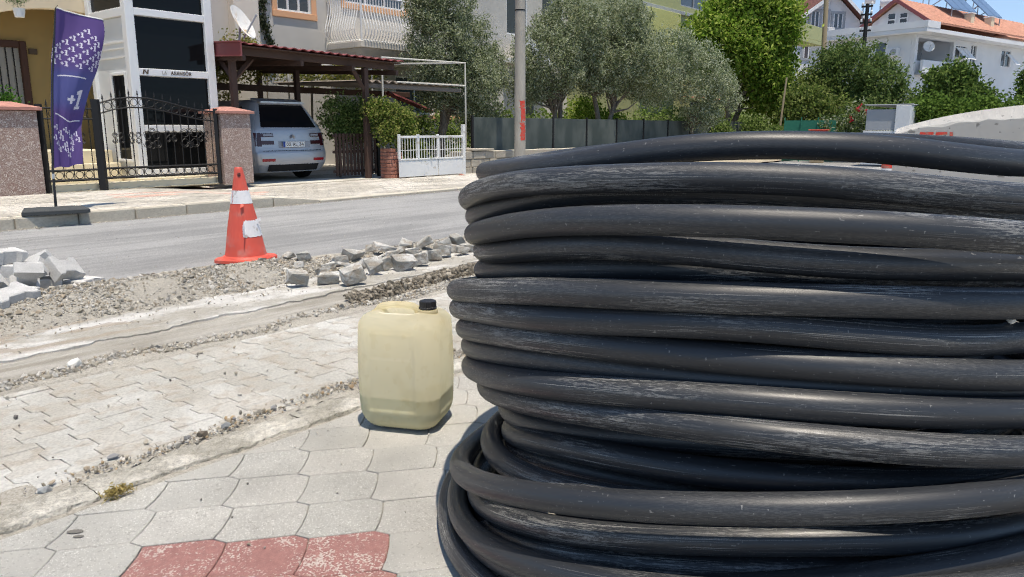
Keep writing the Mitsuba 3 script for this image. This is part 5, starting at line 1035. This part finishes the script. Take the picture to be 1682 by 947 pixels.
# ------------------------------------------------------------------ gabled house and white house at the end of the street
class Local:
    "a house's own axes: s along the front, d behind it"
    def __init__(self, o, az): self.o = np.array([*o, 0.]); self.a = np.array([math.cos(az), math.sin(az), 0]); self.b = np.array([-self.a[1], self.a[0], 0])
    def __call__(self, m): v = np.asarray(m[0], float); return self.o + v[:, :1] * self.a + v[:, 1:2] * self.b + v[:, 2:3] * np.array([0, 0, 1.]), m[1]
gh = thing('gabled_house', 'white gabled house with grey window surrounds behind the trees', 'house'); G = Local((70.2, 22.0), math.radians(-40))
put('front_wall', G(wall_xz([(-3.0, 0), (2.75, 0), (2.75, 10.0), (.08, 12.25), (-3.0, 10.2)], 0, .25)), 'far_white', gh)
put('side_wall', G(box(-3.0, -2.75, .26, 9, 0, 10.1)), 'far_white', gh); put('side_wall', G(box(2.5, 2.75, .26, 9, 0, 9.9)), 'far_white', gh)
for sgn, x1, z1 in ((-1, -3.7, 9.85), (1, 3.4, 9.6)):
    put('roof_slope', G(hull([(x, y, z + d) for x, z in ((.08, 12.42), (x1, z1)) for y in (-.7, 9.2) for d in (0, .16)])), 'roof_dark', gh); put('verge_board', G(hull([(x, y, z + d) for x, z in ((.08, 12.42), (x1, z1)) for y in (-.76, -.705) for d in (-.18, .14)])), 'far_white', gh)
for x0, x1, z0, z1 in ((-2.0, -1.2, 9.55, 10.7), (-.95, -.45, 9.45, 10.75), (.1, 1.0, 9.5, 10.6), (-2.45, -1.5, 6.97, 8.2)):
    w = numbered(f'{gh}__window'); put('trim', G(join(cbox(x0 - .22, x1 + .22, -.08, -.003, z0 - .2, z0 - .002, .01), cbox(x0 - .22, x1 + .22, -.08, -.003, z1 + .002, z1 + .2, .01), cbox(x0 - .22, x0 - .002, -.08, -.003, z0, z1, .01), cbox(x1 + .002, x1 + .22, -.08, -.003, z0, z1, .01))), 'far_grey', w)
    put('pane', G(box(x0, x1, -.02, -.006, z0, z1)), 'window_glass', w); put('frame', G(join(cbox((x0 + x1) / 2 - .06, (x0 + x1) / 2 + .06, -.06, -.025, z0, z1, .005), cbox(x0, x0 + .1, -.06, -.025, z0, z1, .005), cbox(x1 - .1, x1, -.06, -.025, z0, z1, .005))), 'far_white', w)
put('air_conditioner', G(cbox(-.5, .1, -.4, -.05, 8.9, 9.45, .03)), 'far_white', gh)
put('side_wing', G(join(box(2.76, 6.5, .5, 8, 0, 8.6), box(2.76, 6.5, .3, .48, 8.6, 9.3))), 'far_white', gh)
wh = thing('white_house', 'two storey white house with red tiled roof and solar water heaters at the right', 'house'); Wl = Local((56.3, 12.3), math.radians(-14))
def L_(n, m, mt, par=None, **k): return put(n, Wl(m), mt, par or wh, **k)
L_('front_wall', wall_xz(with_holes(0, 20, 0, 7.05, [(.35, 5.3, 5.40, 6.85), (5.6, 7.2, 5.9, 6.65), (7.95, 8.8, 5.65, 6.8), (13.0, 14.6, 5.66, 6.75), (1.6, 3.6, 2.2, 4.1)]), 0, .25), 'far_white')
L_('left_wall', (lambda m: (m[0][:, [1, 0, 2]] * [1, 1, 1], m[1][:, ::-1]))(wall_xz(with_holes(.26, 7.5, 0, 7.05, [(1.95, 2.6, 5.55, 6.65)]), 0, .25)), 'far_white')
L_('loggia_back', box(.3, 5.4, 2.2, 2.4, 4.6, 7.0), 'far_grey'); L_('loggia_floor', box(.26, 5.4, .26, 2.2, 5.2, 5.38), 'far_white'); L_('loggia_side', box(5.42, 5.6, .26, 2.3, 5.2, 7.0), 'far_white')
L_('loggia_door', cbox(1.6, 4.6, 2.1, 2.19, 5.4, 6.7, .02), 'door_brown'); L_('loggia_curtain', cbox(.7, 1.3, 2.1, 2.19, 5.4, 6.7, .02), 'window_glass')
L_('eave_slab', join(box(-.75, 20, -1.0, 7.5, 7.06, 7.30)), 'far_white'); L_('parapet', join(box(-.78, .9, -1.03, -.85, 7.31, 7.72), box(-.78, -.60, -.845, 7.4, 7.31, 7.72)), 'far_white')
L_('balcony_parapet', cbox(.2, 5.5, -.5, -.32, 4.65, 5.42, .02), 'far_white'); L_('balcony_slab', cbox(.2, 5.5, -.5, -.003, 4.5, 4.64, .02), 'far_grey')
for x0, x1, z0, z1 in ((5.6, 7.2, 5.9, 6.65), (7.95, 8.8, 5.65, 6.8), (13.0, 14.6, 5.66, 6.75), (1.6, 3.6, 2.2, 4.1)):
    w = numbered(f'{wh}__window'); L_('pane', box(x0, x1, .10, .12, z0, z1), 'window_glass', w); L_('frame', join(cbox((x0 + x1) / 2 - .05, (x0 + x1) / 2 + .05, .04, .095, z0, z1, .01), cbox(x0, x0 + .08, .04, .095, z0, z1, .01)), 'far_white', w)
for x0, x1 in ((5.6, 6.35), (6.45, 7.2), (13.85, 14.6)): L_('awning_shutter', hull([(x, y + e, z) for x in (x0, x1) for y, z in ((-.03, 6.55), (-.75, 5.75)) for e in (0, .05)]), 'far_white')
w = numbered(f'{wh}__window'); L_('pane', box(.02, .04, 1.95, 2.6, 5.55, 6.65), 'window_glass', w); L_('shade_box', cbox(-.12, -.003, 1.85, 2.7, 6.66, 6.9, .01), 'far_white', w)
L_('air_conditioner', cbox(-.4, -.03, .95, 1.75, 5.72, 6.25, .03), 'far_white')
fan = tube([(-.41, 1.2, 5.98), (-.43, 1.2, 5.98)], [.2, .2], 14); L_('fan_grille', fan, 'far_grey')
L_('attic_wall', (lambda m: (m[0][:, [1, 0, 2]] * [1, 1, 1] + [.5, 0, 0], m[1][:, ::-1]))(wall_xz([(-.1, 7.31), (3.3, 7.31), (3.3, 8.0), (1.6, 9.15), (-.1, 8.0)], 0, .2)), 'far_white')
for y0, y1, z0, z1 in ((1.75, 2.2, 7.75, 8.5), (.95, 1.4, 7.85, 8.45)):
    w = numbered(f'{wh}__window'); L_('pane', box(.47, .49, y0, y1, z0, z1), 'window_glass', w); L_('frame', join(box(.44, .465, y0, y1, (z0 + z1) / 2 - .04, (z0 + z1) / 2 + .04), box(.44, .465, y0 - .09, y0, z0, z1), box(.44, .465, y1, y1 + .09, z0, z1)), 'far_white', w)
ry, rz = 1.6, 9.28
rf = L_('roof', join(hull([(x, y, z + d) for x in (.1, 20) for y, z in ((ry, rz), (-.85, 7.62)) for d in (0, .10)]), hull([(x, y, z + d) for x in (.1, 20) for y, z in ((ry, rz), (4.3, 7.5)) for d in (0, .10)])), 'roof_tile')
rowsT = []
for q in range(17):
    t = (q + .5) / 17; y, z = ry + (-.85 - ry) * t, rz + (7.62 - rz) * t + .10; n_ = 96; xs = np.linspace(.12, 20, n_); c_ = .035 * np.abs(np.sin(np.arange(n_) * 1.57)); p0 = np.column_stack([xs, np.full(n_, y - .085), z + c_ - .05]); p1 = np.column_stack([xs, np.full(n_, y + .075), z + c_ + .055]); rowsT.append(surf(np.stack([p1, p0], 1)))
tag(put('tile', Wl(join(*rowsT)), 'roof_tile', rf), kind='stuff')
for y1, z1 in ((-.9, 7.58), (4.3, 7.48)): L_('verge_board', hull([(x, y, z + d) for x in (.02, .095) for y, z in ((ry, rz), (y1, z1)) for d in (-.12, .14)]), 'carport_red', rf)
for x in (7.2, 10.4): L_('chimney', cbox(x, x + .5, -.1, .4, 7.9, 8.85, .02), 'cream_wall', rf); L_('chimney_cap', cbox(x - .06, x + .56, -.16, .46, 8.86, 8.93, .01), 'far_white', rf)
def solar(x0, n_, label):
    k = thing('solar_water_heater', label, 'solar water heater')
    for q in range(n_): L_('panel', hull([(x, y, z + d) for x in (x0 + q * 1.25, x0 + q * 1.25 + 1.18) for y, z in ((.2, 9.0), (1.9, 10.7)) for d in (0, .08)]), 'solar', k)
    for q in range(n_ - 1 or 1): L_('tank', tube([(x0 + .2 + q * 1.9, 2.1, 10.95), (x0 + 1.6 + q * 1.9, 2.1, 10.95)], [.28, .28], 16), 'tank', k, smooth=40)
    for x in (x0 + .1, x0 + n_ * 1.25 - .2):
        for a, b in (((x, 1.9, 8.9), (x, 1.9, 10.7)), ((x, 2.4, 8.8), (x, 2.2, 10.7)), ((x, .3, 8.2), (x, .3, 9.0)), ((x, 2.4, 9.0), (x, 1.0, 9.75)), ((x - .5, 1.9, 9.8), (x + .6, 1.9, 10.6))): L_('stand_bar', bar(a, b, .035, 4), 'far_grey', k)
solar(5.0, 3, 'rooftop solar water heater with three panels above the middle of the red roof'); solar(10.4, 2, 'rooftop solar water heater with two panels at the far right end of the red roof')
gt = thing('rooftop_tanks', 'two round water tanks on a frame between the gabled house and the white house', 'water tank')
for a in (0, 1.0): put('tank', tube([(63.4 + a * .3, 17.6 - a, 10.5 - a * .3), (63.6 + a * .3, 16.9 - a, 10.5 - a * .3)], [.36, .36], 16), 'tank', gt, smooth=40)
put('frame', join(*[bar((63.5, 17.7 - q * .6, 7.5), (63.5, 17.7 - q * .6, 10.0), .05, 4) for q in range(4)], cbox(62.0, 66, 16.5, 19.5, 7.2, 7.5, .02)), 'far_grey', gt)
bh = thing('rear_house', 'low flat roofed building carrying the rooftop tanks', 'building'); put('walls', box(61.5, 68, 16, 19.8, 0, 7.19), 'far_white', bh); put('roof_edge', cbox(61.3, 68.2, 15.8, 20, 6.9, 7.1, .02), 'roof_tile', bh)
rh = thing('orange_roof_house', 'house with orange hip roof at the right picture edge behind the white house', 'house'); L_('walls', box(19, 32, 3, 12, 0, 8.4), 'far_white', rh)
L_('roof', hull([(18.3, 2.4, 8.41), (32.6, 2.4, 8.41), (18.3, 12.6, 8.41), (32.6, 12.6, 8.41), (22, 7.5, 11.2), (29, 7.5, 11.2)]), 'roof_tile', rh); L_('window', box(20, 21.2, 2.95, 2.99, 6.2, 7.6), 'window_glass', rh); L_('skylight', hull([(x, y, z) for x in (19.8, 21.2) for y, z in ((3.4, 9.1), (4.2, 9.62), (3.4, 9.0), (4.2, 9.5))]), 'tank', rh)
dv = Wl((np.array([[.65, -.55, 6.25]]), None))[0][0]; dish('satellite_dish', dv, (-.85, -.50, .30), .34, 'white satellite dish on the balcony of the white house')
ep = thing('electric_pole', 'dark electric pole with white insulators rising above the dark green tree', 'utility pole')
put('shaft', tube([(38.5, 10.55, 0), (38.5, 10.55, 6.6)], [.12, .08], 8), 'car_dark', ep, smooth=50)
for q, z in enumerate((6.45, 6.1, 5.75, 5.4)):
    put('crossarm', cbox(38.45, 38.55, 10.32, 10.80, z, z + .07, .005), 'car_dark', ep)
    for y in (10.36, 10.76): put('insulator', lathe([(0, 0), (.05, 0), (.055, .05), (.03, .07), (.05, .09), (.03, .14), (0, .15)], 8, (38.5, y, z + .07)), 'tank', ep, smooth=50)

# ------------------------------------------------------------------ concrete wall and striped post on the right
cw = thing('concrete_wall', 'pale cast concrete wall with sloping top and red spray letters behind the pipe coil', 'wall')
ts = np.linspace(0, 1, 60); a0, a1 = np.array([8.74, 2.02]), np.array([9.30, -1.6]); dirw = (a1 - a0) / np.linalg.norm(a1 - a0); nrw = np.array([-dirw[1], dirw[0]]); nrw = nrw if nrw @ (a0 + a1) > 0 else -nrw
s_ = ts * np.linalg.norm(a1 - a0); zt = 1.06 + .30 * (1 - np.exp(-s_ / .85)) + .01 * s_; ch = .03 + .07 * np.clip(s_ / 1.0, 0, 1); gcw = np.random.default_rng(5); rag = gcw.normal(0, .006, 60)
prof = []
for q in range(60):
    p = a0 + dirw * s_[q]; b_ = p + nrw * .24; prof.append([(*p, -.02), (*p, zt[q] - ch[q] - .012 + rag[q] - .02 * np.exp(-((s_[q] - .45) / .1) ** 2)), (*(p + nrw * .02), zt[q] - ch[q] + rag[q]), (*b_, zt[q] + .012), (*(b_ + nrw * .02), zt[q]), (*(b_ + nrw * .02), -.02)])
prof = np.array(prof); e0 = np.array(prof[0])
put('body', join((lambda m: (m[0], m[1][:, ::-1]))(surf(prof)), (e0, np.array([[0, 1, 2], [0, 2, 5], [2, 3, 5], [3, 4, 5]]))), 'cast_concrete', cw)
o_ = a0 + dirw * .22 - nrw * .006
put('sprayed_letters', lettering('TEL', .15, (*o_, .885), (*dirw, 0), depth=.003), 'red_paint', cw)
sp = thing('striped_post', 'red and white striped post glimpsed through the gap under the topmost pipe', 'post')
for q in range(5): put('band', tube([(8.55, 2.02, q * .17), (8.55, 2.02, q * .17 + .168)], [.05, .05], 14), 'cone_white' if q % 2 else 'red_paint', sp, smooth=50)
put('cap', lathe([(.05, .85), (.045, .868), (.02, .878), (0, .88)], 14, (8.55, 2.02, 0)), 'cone_white', sp, smooth=50); put('foot', cbox(8.43, 8.67, 1.90, 2.14, -.004, .03, .01), 'slab_rubber', sp)
put('tile_fragment', hull([(13.0, 12.1, .03), (13.2, 12.08, .03), (13.1, 12.2, .03), (13.05, 12.1, .06), (13.15, 12.15, .065)]), 'red_brick'); tag('tile_fragment', 'red tile fragment lying at the foot of the white gate', 'tile')
